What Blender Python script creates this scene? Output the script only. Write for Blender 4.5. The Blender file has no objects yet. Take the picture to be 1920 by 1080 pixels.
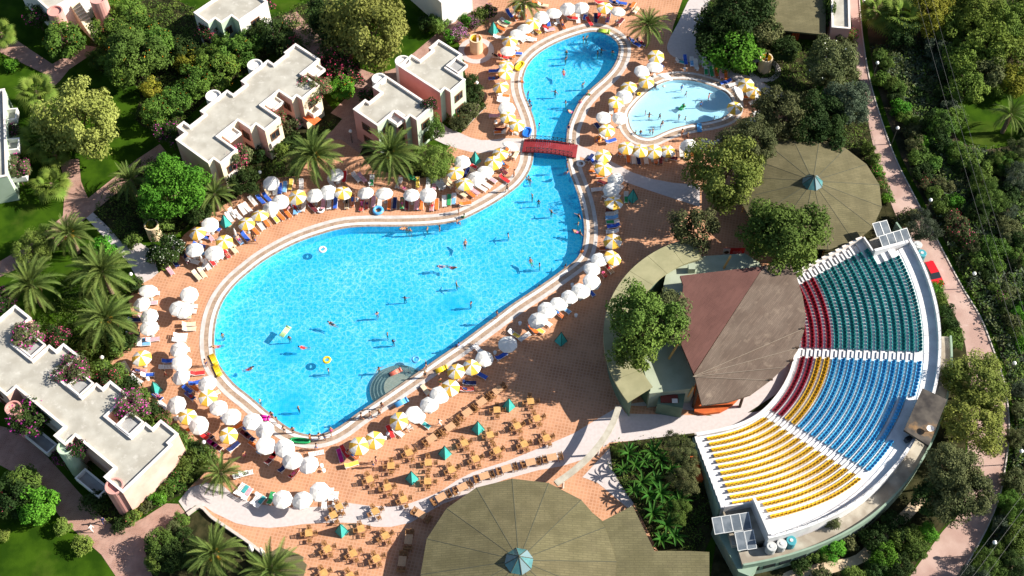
import bpy, math, random
from mathutils import Vector, Matrix
from mathutils.geometry import tessellate_polygon
random.seed(7)
R = math.radians
scene = bpy.context.scene
COL = scene.collection

# ---------------------------------------------------------------- camera, sky, sun, exposure
PITCH, CAM_H, FPX = R(56), 145.0, 2400.0
CAM = Vector((0, -CAM_H / math.tan(PITCH), CAM_H))
cam_data = bpy.data.cameras.new('camera'); cam_data.sensor_width = 36; cam_data.lens = FPX / 1920 * 36
cam_data.clip_start = 1; cam_data.clip_end = 3000
cam = bpy.data.objects.new('camera', cam_data); COL.objects.link(cam)
cam.location = CAM; cam.rotation_euler = (math.pi / 2 - PITCH, 0, 0)
scene.camera = cam

SUN_EL, SUN_AZ = R(33), R(86)          # azimuth clockwise from +Y (away from the camera)
world = bpy.data.worlds.new('World'); scene.world = world; world.use_nodes = True
wn = world.node_tree.nodes; wl = world.node_tree.links
sky = wn.new('ShaderNodeTexSky'); sky.sky_type = 'NISHITA'; sky.sun_disc = False
sky.sun_elevation = SUN_EL; sky.sun_rotation = SUN_AZ; sky.altitude = 50
wl.new(sky.outputs[0], wn['Background'].inputs[0]); wn['Background'].inputs[1].default_value = 0.066
sun_data = bpy.data.lights.new('sun', 'SUN'); sun_data.energy = 5.0; sun_data.angle = R(0.5); sun_data.color = (1.0, 0.95, 0.86)
sun = bpy.data.objects.new('sun', sun_data); COL.objects.link(sun)
sdir = Vector((math.sin(SUN_AZ) * math.cos(SUN_EL), math.cos(SUN_AZ) * math.cos(SUN_EL), math.sin(SUN_EL)))
sun.rotation_euler = (-sdir).to_track_quat('-Z', 'Y').to_euler(); sun.location = sdir * 200
vs = scene.view_settings; vs.view_transform = 'Standard'; vs.look = 'None'; vs.gamma = 1; vs.exposure = 1.0
vs.use_curve_mapping = False
cy = scene.cycles
cy.max_bounces = 6; cy.diffuse_bounces = 3; cy.glossy_bounces = 2; cy.transmission_bounces = 4; cy.transparent_max_bounces = 12
cy.use_denoising = True; cy.caustics_reflective = False; cy.caustics_refractive = False

# ---------------------------------------------------------------- helpers
FW = Vector((0, math.cos(PITCH), -math.sin(PITCH))); UP = Vector((0, math.sin(PITCH), math.cos(PITCH))); RT = Vector((1, 0, 0))
def P(x, y, z=0.0):
    """survey: where the sight line through a point of the photograph meets the level z"""
    d = FW + (x - 960) / FPX * RT - (y - 540) / FPX * UP
    return CAM + d * ((z - CAM_H) / d.z)
def P2(x, y, z=0.0):
    p = P(x, y, z); return (p.x, p.y)
def ppm(y):                       # photo pixels per metre at that height of the picture
    return FPX * (math.sin(PITCH) + (y - 540) / FPX * math.cos(PITCH)) / CAM_H

def tag(o, label=None, cat=None, group=None, kind=None):
    if label: o['label'] = label
    if cat: o['category'] = cat
    if group: o['group'] = group
    if kind: o['kind'] = kind
    return o
def link(name, data, parent=None, loc=None, rz=None, scale=None):
    o = bpy.data.objects.new(name, data); COL.objects.link(o)
    if parent is not None: o.parent = parent
    if loc is not None: o.location = loc
    if rz is not None: o.rotation_euler = (0, 0, rz)
    if scale is not None: o.scale = scale if hasattr(scale, '__len__') else (scale,) * 3
    return o
def empty(name, loc=(0, 0, 0), rz=0, scale=None):
    o = link(name, None, None, loc, rz, scale); o.empty_display_size = .2; return o

class MB:
    def __init__(s): s.v = []; s.f = []; s.m = []
    def add(s, vs_, fs, mat=0):
        b = len(s.v); s.v.extend([tuple(p) for p in vs_])
        for f in fs: s.f.append([b + i for i in f]); s.m.append(mat)
        return s
    def box(s, c, size, rz=0, mat=0, tilt=None):
        hx, hy, hz = size[0] / 2, size[1] / 2, size[2] / 2
        M = Matrix.Rotation(rz, 3, 'Z')
        if tilt: M = M @ Matrix.Rotation(tilt[1], 3, tilt[0])
        vs_ = [M @ Vector((x * hx, y * hy, z * hz)) + Vector(c) for z in (-1, 1) for x, y in ((-1, -1), (1, -1), (1, 1), (-1, 1))]
        return s.add(vs_, [(3, 2, 1, 0), (4, 5, 6, 7), (0, 1, 5, 4), (1, 2, 6, 5), (2, 3, 7, 6), (3, 0, 4, 7)], mat)
    def prism(s, poly, z0, z1, ms=0, mt=None, bottom=False):
        n = len(poly); poly = ccw(poly); mt = ms if mt is None else mt
        b = len(s.v); s.v.extend([(p[0], p[1], z0) for p in poly] + [(p[0], p[1], z1) for p in poly])
        for i in range(n):
            j = (i + 1) % n; s.f.append([b + i, b + j, b + n + j, b + n + i]); s.m.append(ms)
        s.f.append([b + n + i for i in range(n)]); s.m.append(mt)
        if bottom: s.f.append([b + i for i in reversed(range(n))]); s.m.append(ms)
        return s
    def tube(s, p0, p1, r0, r1=None, n=8, mat=0, cap=True):
        p0 = Vector(p0); p1 = Vector(p1); r1 = r0 if r1 is None else r1
        d = (p1 - p0).normalized(); a = d.orthogonal().normalized(); c = d.cross(a)
        b = len(s.v)
        for p, r in ((p0, r0), (p1, r1)):
            for k in range(n):
                t = 2 * math.pi * k / n; s.v.append(tuple(p + (a * math.cos(t) + c * math.sin(t)) * r))
        for k in range(n):
            j = (k + 1) % n; s.f.append([b + k, b + j, b + n + j, b + n + k]); s.m.append(mat)
        if cap:
            s.f.append([b + n + k for k in range(n)]); s.m.append(mat); s.f.append([b + k for k in reversed(range(n))]); s.m.append(mat)
        return s
    def lathe(s, prof, n=16, c=(0, 0, 0), mat=0):
        b = len(s.v)
        for r, z in prof:
            for k in range(n):
                t = 2 * math.pi * k / n; s.v.append((c[0] + r * math.cos(t), c[1] + r * math.sin(t), c[2] + z))
        for i in range(len(prof) - 1):
            for k in range(n):
                j = (k + 1) % n; s.f.append([b + i * n + k, b + i * n + j, b + (i + 1) * n + j, b + (i + 1) * n + k]); s.m.append(mat)
        return s
    def mesh(s, name, mats, smooth=False):
        me = bpy.data.meshes.new(name); me.from_pydata(s.v, [], s.f)
        for m in (mats if isinstance(mats, (list, tuple)) else [mats]): me.materials.append(m)
        me.polygons.foreach_set('material_index', s.m)
        if smooth: me.polygons.foreach_set('use_smooth', [True] * len(s.f))
        me.update(); return me
    def build(s, name, mats, parent=None, smooth=False, loc=None, rz=None):
        return link(name, s.mesh(name, mats, smooth), parent, loc, rz)

def area(poly): return sum(poly[i][0] * poly[(i + 1) % len(poly)][1] - poly[(i + 1) % len(poly)][0] * poly[i][1] for i in range(len(poly))) / 2
def ccw(poly): return list(poly) if area(poly) > 0 else list(reversed(poly))
def within(p, poly):
    c = False; j = len(poly) - 1
    for i in range(len(poly)):
        if (poly[i][1] > p[1]) != (poly[j][1] > p[1]) and p[0] < (poly[j][0] - poly[i][0]) * (p[1] - poly[i][1]) / (poly[j][1] - poly[i][1]) + poly[i][0]: c = not c
        j = i
    return c
def px(pts, z=0.0): return [P2(x, y, z) for x, y in pts]
def smooth_loop(pts, sub=6):
    n = len(pts); out = []
    for i in range(n):
        p0, p1, p2, p3 = pts[i - 1], pts[i], pts[(i + 1) % n], pts[(i + 2) % n]
        for k in range(sub):
            t = k / sub
            out.append(tuple(.5 * (2 * p1[a] + (p2[a] - p0[a]) * t + (2 * p0[a] - 5 * p1[a] + 4 * p2[a] - p3[a]) * t * t + (3 * p1[a] - p0[a] - 3 * p2[a] + p3[a]) * t ** 3) for a in (0, 1)))
    return out
def smooth_open(pts, sub=6):
    n = len(pts); out = []
    for i in range(n - 1):
        p0, p1, p2, p3 = pts[max(i - 1, 0)], pts[i], pts[i + 1], pts[min(i + 2, n - 1)]
        for k in range(sub):
            t = k / sub
            out.append(tuple(.5 * (2 * p1[a] + (p2[a] - p0[a]) * t + (2 * p0[a] - 5 * p1[a] + 4 * p2[a] - p3[a]) * t * t + (3 * p1[a] - p0[a] - 3 * p2[a] + p3[a]) * t ** 3) for a in (0, 1)))
    out.append(tuple(pts[-1])); return out
def offset(poly, d, smooth=0):
    """outward offset of a ccw loop"""
    n = len(poly); out = []
    for i in range(n):
        a, b, c = Vector(poly[i - 1]), Vector(poly[i]), Vector(poly[(i + 1) % n])
        e1 = (b - a); e2 = (c - b)
        if e1.length < 1e-6 or e2.length < 1e-6: out.append(tuple(b)); continue
        n1 = Vector((e1.y, -e1.x)).normalized(); n2 = Vector((e2.y, -e2.x)).normalized()
        m = (n1 + n2); m = n1 if m.length < 1e-4 else m / max(.35, (m.length_squared / 2))
        out.append((b.x + m.x * d, b.y + m.y * d))
    for _ in range(smooth):
        out = [tuple((out[i - 1][a] + 2 * out[i][a] + out[(i + 1) % n][a]) / 4 for a in (0, 1)) for i in range(n)]
    return out
def sheet(name, poly, z, m, holes=(), parent=None, kind='structure'):
    loops = [[Vector((p[0], p[1], 0)) for p in poly]] + [[Vector((p[0], p[1], 0)) for p in h] for h in holes]
    flat = [v for l in loops for v in l]
    tris = tessellate_polygon(loops)
    fs = []
    for t in tris:
        a, b, c = (flat[i] for i in t)
        fs.append(t if (b - a).cross(c - a).z > 0 else (t[0], t[2], t[1]))
    o = MB().add([(v.x, v.y, z) for v in flat], fs).build(name, m, parent)
    if parent is None and kind: o['kind'] = kind
    return o
def band(name, l0, l1, z0, z1, m, parent=None, closed=True):
    n = len(l0); vs_ = [(p[0], p[1], z0) for p in l0] + [(p[0], p[1], z1) for p in l1]
    fs = [(i, n + i, n + (i + 1) % n, (i + 1) % n) for i in range(n if closed else n - 1)]
    return MB().add(vs_, fs).build(name, m, parent)
def strip_poly(line, w):
    l, r = [], []
    for i, p in enumerate(line):
        a = Vector(line[max(i - 1, 0)]); b = Vector(line[min(i + 1, len(line) - 1)]); d = (b - a).normalized(); nn = Vector((-d.y, d.x))
        l.append((p[0] + nn.x * w / 2, p[1] + nn.y * w / 2)); r.append((p[0] - nn.x * w / 2, p[1] - nn.y * w / 2))
    return l + r[::-1]
ONES = 'zeroth first second third fourth fifth sixth seventh eighth ninth tenth eleventh twelfth thirteenth fourteenth fifteenth sixteenth seventeenth eighteenth nineteenth'.split()
TENS = {2: 'twent', 3: 'thirt', 4: 'fort', 5: 'fift', 6: 'sixt', 7: 'sevent', 8: 'eight', 9: 'ninet'}
def ordinal(n):
    if n < 20: return ONES[n]
    if n >= 100: return 'hundred-and-' + ordinal(n - 100) if n > 100 else 'hundredth'
    t = TENS[n // 10]
    return t + 'ieth' if n % 10 == 0 else t + 'y-' + ONES[n % 10]
def number_off(items, mark, fmt):
    """items: (object, extra words); label each by how near it stands to a landmark"""
    mk = Vector(mark)
    items = sorted(items, key=lambda it: (Vector((it[0].location.x, it[0].location.y)) - mk).length)
    for i, (o, ex) in enumerate(items):
        o['label'] = fmt.format(ex, 'nearest' if i == 0 else ordinal(i + 1) + ' nearest')

# ---------------------------------------------------------------- materials
MATS = {}
def mat(name, c1, c2=None, scale=1.0, rough=.8, bump=0.0, bscale=None, metal=0, spec=.3, detail=4, rnd=0.0, coords='Position', rot=0.0, stretch=(1, 1, 1), pos=(.38, .62), hole=None):
    m = bpy.data.materials.new(name); m.use_nodes = True; MATS[name] = m
    nt = m.node_tree; N = nt.nodes; L = nt.links; b = N['Principled BSDF']
    b.inputs['Roughness'].default_value = rough; b.inputs['Metallic'].default_value = metal; b.inputs['Specular IOR Level'].default_value = spec
    if coords == 'Position':
        co = N.new('ShaderNodeNewGeometry').outputs['Position']
    else:
        co = N.new('ShaderNodeTexCoord').outputs[coords]
    mp = N.new('ShaderNodeMapping'); mp.inputs['Rotation'].default_value = (0, 0, rot); mp.inputs['Scale'].default_value = stretch
    L.new(co, mp.inputs[0]); m['_map'] = mp.name
    out = None
    if c2 is not None:
        nz = N.new('ShaderNodeTexNoise'); nz.inputs['Scale'].default_value = scale; nz.inputs['Detail'].default_value = detail
        L.new(mp.outputs[0], nz.inputs[0])
        rp = N.new('ShaderNodeValToRGB'); rp.color_ramp.elements[0].position = pos[0]; rp.color_ramp.elements[1].position = pos[1]
        rp.color_ramp.elements[0].color = (*c1, 1); rp.color_ramp.elements[1].color = (*c2, 1)
        L.new(nz.outputs[0], rp.inputs[0]); out = rp.outputs[0]
    if rnd:
        oi = N.new('ShaderNodeObjectInfo'); hs = N.new('ShaderNodeHueSaturation')
        mr = N.new('ShaderNodeMapRange'); mr.inputs['To Min'].default_value = 1 - rnd; mr.inputs['To Max'].default_value = 1 + rnd
        L.new(oi.outputs['Random'], mr.inputs[0]); L.new(mr.outputs[0], hs.inputs['Value'])
        mh = N.new('ShaderNodeMapRange'); mh.inputs['To Min'].default_value = .5 - rnd * .06; mh.inputs['To Max'].default_value = .5 + rnd * .06
        mm = N.new('ShaderNodeMath'); mm.operation = 'FRACT'; mu = N.new('ShaderNodeMath'); mu.operation = 'MULTIPLY'; mu.inputs[1].default_value = 7.31
        L.new(oi.outputs['Random'], mu.inputs[0]); L.new(mu.outputs[0], mm.inputs[0]); L.new(mm.outputs[0], mh.inputs[0]); L.new(mh.outputs[0], hs.inputs['Hue'])
        if out is not None: L.new(out, hs.inputs['Color'])
        else: hs.inputs['Color'].default_value = (*c1, 1)
        out = hs.outputs[0]
    if out is not None: L.new(out, b.inputs['Base Color'])
    else: b.inputs['Base Color'].default_value = (*c1, 1)
    if bump:
        n2 = N.new('ShaderNodeTexNoise'); n2.inputs['Scale'].default_value = bscale or scale * 3; n2.inputs['Detail'].default_value = 5
        L.new(mp.outputs[0], n2.inputs[0])
        bp = N.new('ShaderNodeBump'); bp.inputs['Strength'].default_value = bump; bp.inputs['Distance'].default_value = .05
        L.new(n2.outputs[0], bp.inputs['Height']); L.new(bp.outputs[0], b.inputs['Normal'])
    return m
def add_grid(m, w, h, mortar, amount, size=.06, offs=0.0, rot=0.0, vary=.12, bump=.3):
    """lay a tile / board pattern over a material's colour"""
    nt = m.node_tree; N = nt.nodes; L = nt.links; b = N['Principled BSDF']
    src = b.inputs['Base Color'].links[0].from_socket if b.inputs['Base Color'].links else None
    geo = N.new('ShaderNodeNewGeometry'); mp = N.new('ShaderNodeMapping'); mp.inputs['Rotation'].default_value = (0, 0, rot)
    L.new(geo.outputs['Position'], mp.inputs[0])
    br = N.new('ShaderNodeTexBrick'); br.offset = offs; br.inputs['Scale'].default_value = 1; br.inputs['Mortar Size'].default_value = size * min(w, h)
    br.inputs['Brick Width'].default_value = w; br.inputs['Row Height'].default_value = h; br.inputs['Mortar Smooth'].default_value = .3
    br.inputs['Color1'].default_value = (1 - vary, 1 - vary, 1 - vary, 1); br.inputs['Color2'].default_value = (1 + vary, 1 + vary, 1 + vary, 1); br.inputs['Mortar'].default_value = (1, 1, 1, 1)
    L.new(mp.outputs[0], br.inputs[0])
    mul = N.new('ShaderNodeMixRGB'); mul.blend_type = 'MULTIPLY'; mul.inputs[0].default_value = 1
    if src: L.new(src, mul.inputs[1])
    else: mul.inputs[1].default_value = b.inputs['Base Color'].default_value
    L.new(br.outputs['Color'], mul.inputs[2])
    mix = N.new('ShaderNodeMixRGB'); mix.inputs[2].default_value = (*mortar, 1)
    am = N.new('ShaderNodeMath'); am.operation = 'MULTIPLY'; am.inputs[1].default_value = amount
    L.new(br.outputs['Fac'], am.inputs[0]); L.new(am.outputs[0], mix.inputs[0]); L.new(mul.outputs[0], mix.inputs[1]); L.new(mix.outputs[0], b.inputs['Base Color'])
    return m
def blotch(m, color, scale, lo, hi, amount=.6):
    """stains / patches with a shape of their own"""
    nt = m.node_tree; N = nt.nodes; L = nt.links; b = N['Principled BSDF']
    src = b.inputs['Base Color'].links[0].from_socket if b.inputs['Base Color'].links else None
    geo = N.new('ShaderNodeNewGeometry'); nz = N.new('ShaderNodeTexNoise'); nz.inputs['Scale'].default_value = scale; nz.inputs['Detail'].default_value = 6; nz.inputs['Roughness'].default_value = .65
    L.new(geo.outputs['Position'], nz.inputs[0])
    mr = N.new('ShaderNodeMapRange'); mr.inputs['From Min'].default_value = lo; mr.inputs['From Max'].default_value = hi; mr.inputs['To Max'].default_value = amount
    L.new(nz.outputs[0], mr.inputs[0])
    mix = N.new('ShaderNodeMixRGB'); mix.inputs[2].default_value = (*color, 1); L.new(mr.outputs[0], mix.inputs[0])
    if src: L.new(src, mix.inputs[1])
    else: mix.inputs[1].default_value = b.inputs['Base Color'].default_value
    L.new(mix.outputs[0], b.inputs['Base Color']); return m
def leaf_mat(name, c1, c2, scale=1.3, trans=.18, rnd=.22):
    m = mat(name, c1, c2, scale=scale, rough=.7, spec=.12, rnd=rnd, coords='Object')
    nt = m.node_tree; N = nt.nodes; L = nt.links; b = N['Principled BSDF']
    src = b.inputs['Base Color'].links[0].from_socket
    tr = N.new('ShaderNodeBsdfTranslucent'); L.new(src, tr.inputs[0])
    mx = N.new('ShaderNodeMixShader'); mx.inputs[0].default_value = trans
    L.new(b.outputs[0], mx.inputs[1]); L.new(tr.outputs[0], mx.inputs[2]); L.new(mx.outputs[0], N['Material Output'].inputs[0])
    return m
M_lawn = mat('lawn_grass', (0.016, 0.043, 0.002), (0.038, 0.083, 0.004), scale=.35, rough=.95, bump=.6, bscale=9, spec=.05)
blotch(M_lawn, (.10, .12, .02), .12, .55, .75, .5)
M_soil = mat('dark_soil', (.018, .020, .008), (.05, .045, .02), scale=.8, rough=1, bump=.8, bscale=5, spec=.05)
M_wild = mat('wild_ground', (.02, .024, .012), (.10, .075, .045), scale=.25, rough=1, bump=.8, bscale=3, spec=.05)
M_deck = mat('terracotta_deck', (0.400, 0.186, 0.094), (0.500, 0.248, 0.134), scale=.35, rough=.75, detail=6)
blotch(M_deck, (.34, .145, .085), .9, .55, .8, .55); blotch(M_deck, (.56, .29, .17), .13, .5, .68, .5); blotch(M_deck, (.33, .15, .09), .2, .56, .7, .35)
add_grid(M_deck, .44, .44, (.60, .36, .24), .42, size=.16, rot=R(12), vary=.10)
M_bricks = mat('pink_brick_path', (0.306, 0.162, 0.119), (0.391, 0.230, 0.178), scale=.6, rough=.85, detail=6)
add_grid(M_bricks, .42, .22, (.42, .30, .25), .6, size=.12, offs=.5, rot=R(-38), vary=.12)
M_road = mat('pink_road', (0.374, 0.238, 0.196), (0.468, 0.323, 0.272), scale=.3, rough=.9, bump=.2, bscale=6)
blotch(M_road, (.36, .22, .18), .25, .5, .7, .5); blotch(M_road, (.62, .50, .44), .6, .62, .75, .4)
M_granite = mat('pale_granite', (0.495, 0.432, 0.414), (0.540, 0.477, 0.459), scale=2.5, rough=.8, detail=8)
blotch(M_granite, (.48, .42, .39), .35, .52, .75, .4)
M_sandpath = mat('sandy_path', (.48, .36, .24), (.62, .48, .33), scale=.8, rough=.95, bump=.3)
M_kerb = mat('pale_kerb', (0.480, 0.416, 0.368), (0.560, 0.496, 0.448), scale=2, rough=.8)
M_white_stone = mat('white_coping', (0.607, 0.570, 0.534), (0.699, 0.672, 0.644), scale=1.5, rough=.6); blotch(M_white_stone, (.5, .44, .38), .6, .55, .8, .4)
M_pale_stone = mat('pale_stone_band', (0.478, 0.442, 0.414), (0.570, 0.534, 0.506), scale=1.2, rough=.7); blotch(M_pale_stone, (.36, .30, .26), .5, .5, .75, .5)
M_brown_tile = mat('brown_tile_band', (.30, .20, .135), (.40, .29, .21), scale=1.4, rough=.6); add_grid(M_brown_tile, .3, .3, (.42, .33, .26), .5, size=.08)
M_lip = mat('drain_tile', (.26, .18, .13), (.36, .28, .22), scale=2, rough=.5)

# --- pool outlines (water line), surveyed point by point
POOL_PX = [(1003,272),(1001,289),(998,308),(990,327),(975,347),(953,365),(924,384),(889,403),(855,417),(804,424),(745,426),(689,426),(647,429),(606,439),(554,458),(502,486),(465,514),(440,537),(420,564),(408,594),(403,625),(403,652),(408,677),(421,698),(442,722),(468,743),(500,770),(532,796),(559,811),(588,816),(615,811),(640,798),(671,775),(709,750),(750,722),(790,694),(827,668),(861,645),(896,619),(922,600),(963,569),(1009,539),(1053,508),(1080,487),(1091,466),(1095,441),(1094,415),(1087,379),(1076,346),(1068,325),(1062,298),(1061,278),(1062,262),(1064,242),(1071,222),(1084,195),(1104,171),(1132,146),(1150,125),(1159,103),(1158,84),(1146,71),(1128,63),(1108,61),(1083,67),(1048,80),(1018,96),(998,113),(986,132),(981,154),(984,177),(994,202),(1002,225),(1006,248)]
KID_PX = [(1180,228),(1179,214),(1188,200),(1205,182),(1226,165),(1247,155),(1270,151),(1299,153),(1330,161),(1355,172),(1368,184),(1372,197),(1369,210),(1357,220),(1330,228),(1299,233),(1267,240),(1243,249),(1226,257),(1212,259),(1197,255),(1185,243)]
WATER_Z = -.12
POOL = ccw(smooth_loop(px(POOL_PX, WATER_Z), 5)); KID = ccw(smooth_loop(px(KID_PX, WATER_Z), 6))
BANDS = [(0, .35, M_lip, 'drain_tile_band', .03), (.35, .80, M_white_stone, 'white_coping_band', .05), (.80, 1.40, M_brown_tile, 'brown_tile_band', .03), (1.40, 1.95, M_pale_stone, 'pale_stone_band', .04)]
KBANDS = [(0, .25, M_lip, 'drain_tile_band', .03), (.25, .65, M_white_stone, 'white_coping_band', .05), (.65, 1.35, M_brown_tile, 'brown_tile_band', .03), (1.35, 1.75, M_pale_stone, 'pale_stone_band', .04)]
POOL_OUT = offset(POOL, 1.94); KID_OUT = offset(KID, 1.74)

# ground sheets
big = [(-900, -700), (900, -700), (900, 1100), (-900, 1100)]
sheet('ground', big, 0, M_lawn, [POOL_OUT[::2], KID_OUT[::2]])
DECK = ccw(px([(905,-60),(1300,-60),(1262,50),(1252,95),(1275,115),(1340,125),(1420,150),(1480,175),(1500,230),(1480,300),(1400,420),(1480,500),(1420,640),(1302,812),(1143,838),(1143,880),(1190,945),(1235,1035),(1320,1034),(1320,1180),(560,1180),(470,1022),(400,972),(345,925),(400,868),(330,818),(285,775),(225,697),(205,679),(238,655),(250,600),(240,560),(262,530),(300,510),(345,440),(395,400),(440,372),(490,335),(560,330),(600,262),(623,245),(675,288),(760,255),(835,285),(866,248),(912,200),(893,172),(872,140),(868,95),(842,48)]))
sheet('deck', DECK, .010, M_deck, [POOL_OUT[::2], KID_OUT[::2]])

def pool_edge(loop, bands, nm):
    root = empty(nm); root['kind'] = 'structure'
    prev = None
    for a, b, m, n, z in bands:
        band(n, offset(loop, a), offset(loop, b), z, z, m, root)
        if prev is not None: band('riser', offset(loop, a - .001), offset(loop, a + .001), prev, z, m, root)
        prev = z
    band('outer_riser', offset(loop, bands[-1][1] - .002), offset(loop, bands[-1][1]), prev, 0, bands[-1][2], root)
    return root
pool_edge(POOL, BANDS, 'pool_edge'); pool_edge(KID, KBANDS, 'wading_pool_edge')

# basins
M_basin = mat('pool_tile', (0.270, 0.594, 0.756), (0.324, 0.648, 0.792), scale=.5, rough=.6); add_grid(M_basin, .3, .3, (.46, .80, .88), .5, size=.1, vary=.05)
M_kidbasin = mat('wading_pool_tile', (.62, .74, .80), (.68, .78, .83), scale=.5, rough=.6)
def basin(nm, loop, depth, m):
    o = band('wall', loop, loop, .02, -depth, m)
    f = MB().add([(p[0], p[1], -depth) for p in loop], [list(range(len(loop)))]).build('floor', m)
    root = empty(nm); root['kind'] = 'structure'; o.parent = root; f.parent = root
    return root
basin('pool_basin', POOL, 1.45, M_basin); basin('wading_pool_basin', KID, .55, M_kidbasin)

def water_mat(name, tint, line, scale, rough=.04, amt=1.0, jets=(), scatter=(.02, .50, .80)):
    m = bpy.data.materials.new(name); m.use_nodes = True
    nt = m.node_tree; N = nt.nodes; L = nt.links; N.remove(N['Principled BSDF']); out = N['Material Output']
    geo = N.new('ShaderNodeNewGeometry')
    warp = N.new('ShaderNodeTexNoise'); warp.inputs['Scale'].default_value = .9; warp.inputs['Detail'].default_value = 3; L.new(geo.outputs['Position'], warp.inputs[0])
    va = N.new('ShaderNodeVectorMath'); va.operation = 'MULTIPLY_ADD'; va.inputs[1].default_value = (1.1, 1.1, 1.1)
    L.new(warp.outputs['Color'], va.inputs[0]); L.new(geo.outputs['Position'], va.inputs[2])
    vo = N.new('ShaderNodeTexVoronoi'); vo.feature = 'DISTANCE_TO_EDGE'; vo.inputs['Scale'].default_value = scale; L.new(va.outputs[0], vo.inputs[0])  # cell-edge net paints caustic light into the surface's transparency colour
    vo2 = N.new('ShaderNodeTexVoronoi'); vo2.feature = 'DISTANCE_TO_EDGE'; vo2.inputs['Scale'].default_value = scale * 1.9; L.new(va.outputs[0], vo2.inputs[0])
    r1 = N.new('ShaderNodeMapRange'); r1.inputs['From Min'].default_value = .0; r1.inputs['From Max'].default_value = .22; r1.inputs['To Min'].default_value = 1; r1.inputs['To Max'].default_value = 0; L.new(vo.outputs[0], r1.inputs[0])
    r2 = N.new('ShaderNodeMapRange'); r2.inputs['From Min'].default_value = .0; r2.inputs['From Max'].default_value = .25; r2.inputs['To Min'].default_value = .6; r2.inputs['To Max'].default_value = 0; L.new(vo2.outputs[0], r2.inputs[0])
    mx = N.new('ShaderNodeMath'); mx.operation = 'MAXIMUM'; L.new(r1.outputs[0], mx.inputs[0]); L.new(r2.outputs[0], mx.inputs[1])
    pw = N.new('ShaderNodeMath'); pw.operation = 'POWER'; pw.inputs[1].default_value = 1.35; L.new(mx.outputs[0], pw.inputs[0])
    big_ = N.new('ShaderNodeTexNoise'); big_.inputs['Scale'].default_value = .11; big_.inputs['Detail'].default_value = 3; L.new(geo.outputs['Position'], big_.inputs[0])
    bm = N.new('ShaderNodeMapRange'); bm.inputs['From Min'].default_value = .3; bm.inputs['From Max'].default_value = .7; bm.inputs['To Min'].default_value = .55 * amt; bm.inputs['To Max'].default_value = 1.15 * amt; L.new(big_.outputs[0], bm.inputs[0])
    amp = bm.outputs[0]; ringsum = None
    for (jx, jy, jr) in jets:                       # rings spreading from the bubbling jets, brightened in the colour, thin the painted caustics
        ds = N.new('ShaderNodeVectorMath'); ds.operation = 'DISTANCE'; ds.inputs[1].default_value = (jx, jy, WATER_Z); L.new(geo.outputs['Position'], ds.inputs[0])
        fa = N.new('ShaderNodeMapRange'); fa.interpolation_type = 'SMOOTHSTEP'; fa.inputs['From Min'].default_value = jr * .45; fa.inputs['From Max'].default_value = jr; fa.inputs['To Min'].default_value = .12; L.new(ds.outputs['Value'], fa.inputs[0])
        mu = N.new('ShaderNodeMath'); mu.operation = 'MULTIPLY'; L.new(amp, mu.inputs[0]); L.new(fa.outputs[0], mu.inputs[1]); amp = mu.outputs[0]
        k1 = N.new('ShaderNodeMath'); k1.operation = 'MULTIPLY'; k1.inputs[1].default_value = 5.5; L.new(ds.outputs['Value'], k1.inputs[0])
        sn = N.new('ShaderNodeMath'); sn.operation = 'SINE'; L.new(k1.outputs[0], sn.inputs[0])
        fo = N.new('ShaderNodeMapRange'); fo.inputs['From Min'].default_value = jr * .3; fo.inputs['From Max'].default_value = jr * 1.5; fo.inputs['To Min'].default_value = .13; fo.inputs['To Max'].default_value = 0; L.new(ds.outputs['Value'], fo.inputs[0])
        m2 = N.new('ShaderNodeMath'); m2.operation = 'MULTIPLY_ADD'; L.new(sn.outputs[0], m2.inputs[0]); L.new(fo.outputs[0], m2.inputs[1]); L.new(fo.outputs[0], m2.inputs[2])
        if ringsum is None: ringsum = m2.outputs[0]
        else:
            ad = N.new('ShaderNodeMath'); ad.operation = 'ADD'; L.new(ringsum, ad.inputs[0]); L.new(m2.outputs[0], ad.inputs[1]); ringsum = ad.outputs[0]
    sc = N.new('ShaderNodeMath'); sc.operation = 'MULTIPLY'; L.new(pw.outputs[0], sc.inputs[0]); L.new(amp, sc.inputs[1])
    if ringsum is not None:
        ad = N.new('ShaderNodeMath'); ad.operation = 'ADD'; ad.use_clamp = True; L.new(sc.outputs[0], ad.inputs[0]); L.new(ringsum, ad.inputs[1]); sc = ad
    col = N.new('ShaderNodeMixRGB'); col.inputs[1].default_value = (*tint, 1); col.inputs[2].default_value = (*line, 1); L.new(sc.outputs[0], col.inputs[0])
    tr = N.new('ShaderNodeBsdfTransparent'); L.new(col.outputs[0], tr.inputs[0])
    gl = N.new('ShaderNodeBsdfGlossy'); gl.inputs['Roughness'].default_value = rough
    nz = N.new('ShaderNodeTexNoise'); nz.inputs['Scale'].default_value = 1.7; nz.inputs['Detail'].default_value = 4; L.new(geo.outputs['Position'], nz.inputs[0])
    bp = N.new('ShaderNodeBump'); bp.inputs['Strength'].default_value = .5; bp.inputs['Distance'].default_value = .06; L.new(nz.outputs[0], bp.inputs['Height']); L.new(bp.outputs[0], gl.inputs['Normal'])
    lw = N.new('ShaderNodeLayerWeight'); lw.inputs[0].default_value = .5; L.new(bp.outputs[0], lw.inputs['Normal'])
    p5 = N.new('ShaderNodeMath'); p5.operation = 'POWER'; p5.inputs[1].default_value = 5; L.new(lw.outputs['Facing'], p5.inputs[0])
    fr = N.new('ShaderNodeMath'); fr.operation = 'MULTIPLY_ADD'; fr.inputs[1].default_value = .9; fr.inputs[2].default_value = .02; L.new(p5.outputs[0], fr.inputs[0])
    df = N.new('ShaderNodeBsdfDiffuse'); df.inputs[0].default_value = (*scatter, 1)                 # fine turbidity scatters some light back
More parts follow.
